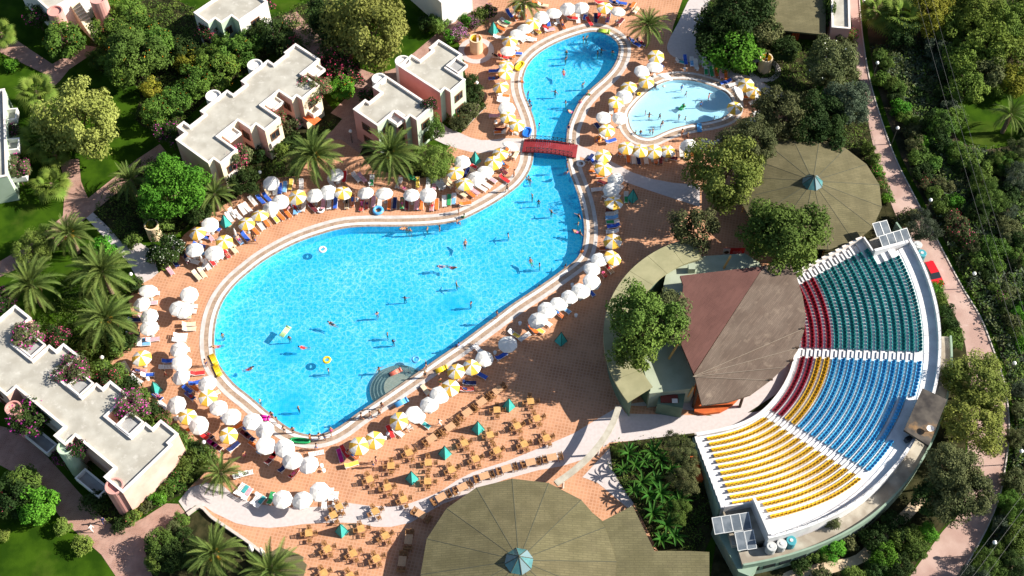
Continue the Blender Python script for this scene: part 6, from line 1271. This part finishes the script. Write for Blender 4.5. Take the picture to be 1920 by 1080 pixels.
for i, (x, y, r_, k) in enumerate(((300,1020,28,'mid'),(320,1045,28,'dark'),(345,1010,20,'dark'),(355,1040,26,'dark'),(295,1055,22,'mid'),(340,975,14,'mid'),(325,990,14,'olive'))): shrub(f'shrub in the bed left of the bottom palms, {ordinal(i + 1)} from the brick path', x, y, r_, k, 'med', flower=M_pinkf if i == 5 else None, nf=8)
shrub('yellow-green grass bush among the left palms', 60, 465, 34, 'feather', 'fine'); shrub('spreading yellow-green bush left of the left palms', 90, 450, 28, 'feather', 'fine'); shrub('low green bush below the uppermost left palm', 195, 462, 22, 'bright'); shrub('low bush beside the pale west path', 246, 450, 16, 'mid', hc=.9); shrub('dark bush under the path palms', 255, 535, 16, 'dark'); shrub('dark hedge bush by the vivid green tree', 370, 400, 26, 'dark', 'med'); shrub('dark bush beside the middle villa palm', 460, 340, 26, 'dark', 'med'); shrub('bush below the middle balcony of the long villa', 520, 275, 20, 'mid'); shrub('bush under the far balcony of the long villa', 545, 232, 20, 'olive', flower=M_pinkf, nf=8); shrub('bush left of the villa palm pair', 545, 265, 18, 'dark'); shrub('bush at the near corner of the long villa', 480, 290, 18, 'dark')
shrub('round green shrub under the theatre ledge', 1560, 1030, 22, 'bright', 'med', hc=1.8); shrub('second round green shrub under the theatre ledge', 1530, 1040, 18, 'mid', 'med'); shrub('pale shrub on the sandy path bend', 1590, 1015, 18, 'olive'); shrub('dark shrub by the theatre corner at the bottom', 1500, 1058, 18, 'dark'); shrub('shrub on the sandy path at the bottom edge', 1540, 1080, 18, 'olive'); shrub('dry climber on the theatre ledge', 1560, 978, 14, 'olive', hc=3.8); shrub('dark hedge right of the long pavilion roof', 1553, 20, 12, 'mid', rz=2.2, sy=3.0, hc=3.0); shrub('bush at the foot of the pavilion wall', 1585, 85, 20, 'olive')
for i, (x, y, r_, k) in enumerate(((1640,1010,26,'dark'),(1680,985,26,'dark'),(1700,1010,26,'mid'),(1660,1040,26,'bright'),(1720,1030,22,'mid'),(1740,1000,18,'bright'),(1690,1060,24,'dark'),(1640,1070,20,'dark'),(1600,1085,22,'mid'))): shrub(f'shady shrub between the sandy path and the lower road, {ordinal(i + 1)} from the theatre', x, y, r_, k, 'med')
shrub('thin airy sapling at the head of the banana bed', 1262, 825, 16, 'olive', 'fine', hc=3, rz=1.6); shrub('airy shrub along the green theatre wall', 1285, 850, 24, 'olive', 'fine', hc=2.5); shrub('airy shrub in the middle of the theatre wall bed', 1285, 900, 28, 'olive', 'fine', hc=2.5); shrub('airy shrub low on the theatre wall bed', 1270, 960, 24, 'mid', 'fine', hc=2.0); shrub('small shrub at the bed corner by the beam', 1160, 845, 12, 'mid', 'fine')

# --- date palms: every frond its own leaf
def frond_mesh(seed, m, L_=1.0, w=.155, droop=.55, pairs=34):
    r = random.Random(seed); b = MB(); N_ = 12; pts = []
    for i in range(N_ + 1):
        t = i / N_; ang = .35 - droop * 2.0 * t ** 1.3
        pts.append(Vector((0, 0, 0)) if i == 0 else pts[-1] + Vector((math.cos(ang), 0, math.sin(ang))) * (L_ / N_))
    for i in range(N_): b.tube(pts[i], pts[i + 1], .012 * (1 - .8 * i / N_), .012 * (1 - .8 * (i + 1) / N_), 4, cap=False)
    for i in range(pairs):
        t = .12 + .88 * i / pairs; f = t * N_; k = min(int(f), N_ - 1); p = pts[k].lerp(pts[k + 1], f - k); d = (pts[k + 1] - pts[k]).normalized()
        l = w * math.sin(math.pi * min(1, .18 + .82 * t)) ** .6 * (1.15 - .5 * t)
        for s_ in (-1, 1):
            e = p + d * l * .85 + Vector((0, s_, .0)) * l * .62 + Vector((0, 0, r.uniform(.30, .60) * l - .15 * l * t)); q = d * .011
            b.add([p - q, p + q, e + q * .3, e - q * .3], [(0, 1, 2, 3)])
    return b.mesh('frond', m)
M_deadf = leaf_mat('dead_palm_frond', (.16, .10, .045), (.26, .17, .08), .8); FRD = frond_mesh(9, M_deadf, droop=.9, w=.10, pairs=20)
FR = [frond_mesh(s_, LM['palm'], droop=d) for s_, d in ((1, .45), (2, .6), (3, .75))]
M_dates = mat('orange_date_clusters', (.62, .28, .02), (.72, .38, .04), scale=3, rough=.7, coords='Object')
DATES = MB()
rr_ = random.Random(3)
for _ in range(60): DATES.lathe([(.01, -.05), (.045, 0), (.01, .05)], 4, (rr_.gauss(0, .13), rr_.gauss(0, .13), rr_.gauss(0, .2)))
DATES = DATES.mesh('date_cluster', M_dates)
def palm(lab, x, y, rp, h=4.0, n=54, dates=0, mats=FR, steep=0, group='date palms of the resort', name='date_palm'):
    L_ = rp / ppm(y) * 1.12; p = P(x, y, h); o = empty(name, (p.x, p.y, 0)); tag(o, lab, 'palm', group); b = MB()
    prof = []
    for i in range(int(h * 4) + 1): z = i * .25; prof += [(.30 + .06 * (i % 2), z)]
    prof += [(.42, h - .1), (.2, h + .15), (.01, h + .2)]; b.lathe(prof, 10); b.build('trunk', M_palmbark, o)
    r = random.Random(int(x * 7 + y)); a = 0
    for i in range(n):
        a += 2.39996 + r.uniform(-.2, .2); t = (i + .5) / n; el = R(80) - t ** .8 * R(112 - steep) + r.uniform(-.1, .1); mm = mats[0 if t < .3 else (1 if t < .7 else 2) % len(mats)] if len(mats) > 2 else mats[0]
        s_ = L_ * (.72 + .28 * min(1, t * 2)) * r.uniform(.9, 1.08); f = link('frond', mm, o, (.15 * math.cos(a), .15 * math.sin(a), h + .05)); f.rotation_mode = 'QUATERNION'
        f.rotation_quaternion = (Matrix.Rotation(a, 3, 'Z') @ Matrix.Rotation(-el, 3, 'Y') @ Matrix.Rotation(r.uniform(-.4, .4), 3, 'X')).to_quaternion(); f.scale = (s_,) * 3
    for i in range(5 if len(mats) > 2 else 3):                 # withered fronds hanging under the crown
        a += 1.3 + r.uniform(-.3, .3); f = link('dead_frond', FRD, o, (.2 * math.cos(a), .2 * math.sin(a), h - .1)); f.rotation_euler = (0, r.uniform(.75, 1.1), a); f.scale = (L_ * r.uniform(.55, .75),) * 3
    for i in range(dates):
        q = 2 * math.pi * i / max(1, dates) + 4.2; link('date_cluster', DATES, o, (.7 * math.cos(q), .7 * math.sin(q) - .2, h + .1))
    return o
palm('date palm on the left below the brick path junction', 130, 438, 46, 4.5, dates=4); palm('date palm at the left edge above the west villa', 58, 535, 60, 5); palm('broad date palm beside the pale west path', 192, 510, 62, 5.2, 62); palm('date palm with orange fruit nearest the west deck', 200, 598, 60, 4.5, dates=5)
palm('dark date palm by the brick path left of the vivid green tree', 245, 338, 44, 3.5, 36); palm('date palm between the vivid green tree and the long villa', 402, 365, 40, 3.5, 36); palm('date palm with orange fruit left of the lounger rows', 588, 292, 56, 4.8, 60, dates=6); palm('date palm in front of the small pink villa', 732, 288, 58, 4.8, 60, dates=2)
palm('date palm at the far corner of the upper pool', 1215, 48, 40, 4.2, 48); palm('date palm at the top edge above the upper pool parasols', 982, 5, 34, 3.5, 40); palm('spiky young palm on the pale path at the southwest corner', 414, 888, 42, 2.0, 44); palm('date palm with orange fruit at the bottom edge', 402, 1038, 58, 3.8, 50, dates=4); palm('date palm at the bottom edge beside the kiosk roof', 508, 1072, 60, 3.8, 50)
palm('date palm at the right edge of the orchard lawn', 1895, 215, 38, 4, 34)
# --- fan palms
def fan_mesh(seed):
    r = random.Random(seed); b = MB(); b.tube((0, 0, 0), (.55, 0, 0), .014, n=4, cap=False)
    for i in range(15):
        a = -1.9 + 3.8 * i / 14; l = .5 * (1 - .18 * abs(a) / 1.9); p = Vector((.55, 0, 0)); d = Vector((math.cos(a), math.sin(a), -.12 - .1 * r.random())); s_ = Vector((-d.y, d.x, 0)) * .035
        b.add([p, p + d * l * .5 + s_, p + d * l + Vector((0, 0, -.10)), p + d * l * .5 - s_], [(0, 1, 2, 3)])
    return b.mesh('frond', LM['fan'])
FAN = [fan_mesh(1)]
for lab, x, y, rp, h in (('fan palm beside the yellow-green lawn tree', 68, 172, 36, 4), ('fan palm in front of the left-edge green villa', 75, 262, 40, 3.5), ('fan palm below the yellow-green lawn tree', 100, 285, 30, 3), ('short fan palm on the lawn left of the brick path', 95, 345, 34, 2.5), ('fan palm at the top right of the road', 1690, 32, 40, 4), ('fan palm at the top edge beside the road lamp', 1650, 22, 34, 3.5), ('fan palm at the left edge near the upper brick path', 0, 62, 26, 3)): palm(lab, x, y, rp, h, 34, mats=FAN, group='fan palms of the garden', name='fan_palm')
# --- bananas
def banana_leaf(seed):
    r = random.Random(seed); b = MB(); N_ = 8; vs_ = []; p = Vector((0, 0, 0)); 
    for i in range(N_ + 1):
        t = i / N_; ang = 1.0 - 1.5 * t; w = .13 * math.sin(math.pi * min(1, t * .9 + .08)) ** .7
        vs_ += [(p.x, -w, p.z + w * .35), (p.x, 0, p.z), (p.x, w, p.z + w * .35)]; p = p + Vector((math.cos(ang), 0, math.sin(ang))) / N_
    b.add(vs_, [(i * 3 + k, i * 3 + k + 1, i * 3 + k + 4, i * 3 + k + 3) for i in range(N_) for k in (0, 1)]); return b.mesh('leaf', LM['banana'])
BL = [banana_leaf(1), banana_leaf(2)]; M_bstem = mat('banana_stem', (.10, .14, .04), rough=.8); BSTEM = MB().tube((0, 0, 0), (0, 0, 1.6), .12, .08).mesh('stem', M_bstem)
bans = []
for i, (x, y, s_) in enumerate(((1180,850,2.3),(1170,880,1.8),(1192,872,2.0),(1225,848,2.6),(1240,862,2.2),(1205,905,2.4),(1230,900,2.0),(1218,930,2.6),(1240,925,2.8),(1250,945,2.2),(1225,962,2.4),(1250,985,2.8),(1265,1005,2.4),(1240,1012,2.2),(1190,920,1.8),(1275,940,2.2),(1258,880,2.0),(1210,865,1.8),(1530,148,2.4),(1520,120,2.0),(1545,185,2.0),(1538,168,2.2))):
    p = P(x, y, 1.8); o = empty('banana_plant', (p.x, p.y, .05)); tag(o, cat='banana plant', group='banana plants'); link('stem', BSTEM, o); r = random.Random(i); a = r.uniform(0, 6)
    for k in range(9):
        a += 2.4; f = link('leaf', BL[k % 2], o, (0, 0, 1.5)); f.rotation_euler = (0, r.uniform(-.35, .25), a); f.scale = (s_ * .8 * r.uniform(.8, 1.15), s_ * .55, s_ * .8)
    bans.append((o, ''))
number_off(bans, P2(1160, 765), 'banana plant with broad leaves{}, {} to where the curved beam leaves the bar')
# --- masses nobody could count
def mass(nm, label, polys, n, size, ks, zmax, seed):
    r = random.Random(seed); vs_, fs, mi = [], [], []
    W = [px(q) for q in polys]; cum = [abs(area(w)) for w in W]
    def inside(p, poly):
        c = False; j = len(poly) - 1
        for i in range(len(poly)):
            if (poly[i][1] > p[1]) != (poly[j][1] > p[1]) and p[0] < (poly[j][0] - poly[i][0]) * (p[1] - poly[i][1]) / (poly[j][1] - poly[i][1]) + poly[i][0]: c = not c
            j = i
        return c
    for w, ar in zip(W, cum):
        x0, x1 = min(p[0] for p in w), max(p[0] for p in w); y0, y1 = min(p[1] for p in w), max(p[1] for p in w)
        for _ in range(int(n * ar / sum(cum) / 14)):
            for _ in range(30):
                c = (r.uniform(x0, x1), r.uniform(y0, y1))
                if inside(c, w): break
            else: continue
            h = zmax * r.uniform(.15, 1) ** 1.5; m_ = r.randrange(len(ks))
            for _ in range(14):
                p = Vector((c[0] + r.gauss(0, .35), c[1] + r.gauss(0, .35), max(.03, h * r.uniform(.4, 1)))); nn = Vector((r.gauss(0, .6), r.gauss(0, .6), 1)).normalized(); t = nn.orthogonal().normalized(); t.rotate(Matrix.Rotation(r.uniform(0, 6.28), 3, nn)); s_ = nn.cross(t); l = size * r.uniform(.6, 1.4); b = len(vs_)
                vs_.extend([tuple(p - t * l), tuple(p + s_ * l * .45), tuple(p + t * l), tuple(p - s_ * l * .45)]); fs.append((b, b + 1, b + 2, b + 3)); mi.append(m_)
    me = bpy.data.meshes.new(nm); me.from_pydata(vs_, [], fs)
    for k in ks: me.materials.append(LM[k])
    me.polygons.foreach_set('material_index', mi); me.update(); tag(link(nm, me), label, 'undergrowth', kind='stuff')
mass('undergrowth', 'tangled dark undergrowth on the wild strip right of the hedge', [[(1640,90),(1700,80),(1780,60),(1800,200),(1770,280),(1960,290),(1960,1100),(1830,1100),(1890,930),(1905,800),(1880,660),(1800,500),(1730,350)]], 60000, .20, ['grey', 'olive', 'dark', 'mid'], 1.4, 1)
mass('ground_cover', 'low leafy ground cover in the garden beds', [[(265,755),(335,815),(392,868),(345,925),(300,948),(222,992),(180,960),(240,930),(330,830)], [(872,140),(893,173),(912,199),(867,245),(820,222),(842,180)], [(1143,838),(1300,818),(1335,985),(1315,1032),(1240,1032),(1190,945),(1165,908),(1150,880)], [(1335,-10),(1440,-10),(1447,60),(1510,85),(1600,100),(1640,300),(1560,262),(1480,180),(1405,142),(1325,108),(1308,90),(1320,38)], [(175,400),(232,456),(330,440),(440,370),(560,326),(600,262),(630,225),(430,330),(310,290),(250,305)], [(60,620),(165,480),(235,505),(240,560),(236,655),(205,679),(225,697),(270,760),(180,700)], [(180,45),(250,5),(330,0),(440,50),(545,20),(620,-10),(660,60),(640,118),(556,76),(500,108),(440,150),(400,175),(345,225),(300,245),(255,225),(262,165),(200,140),(170,110)]], 64000, .14, ['dark', 'mid', 'citrus'], .6, 2)
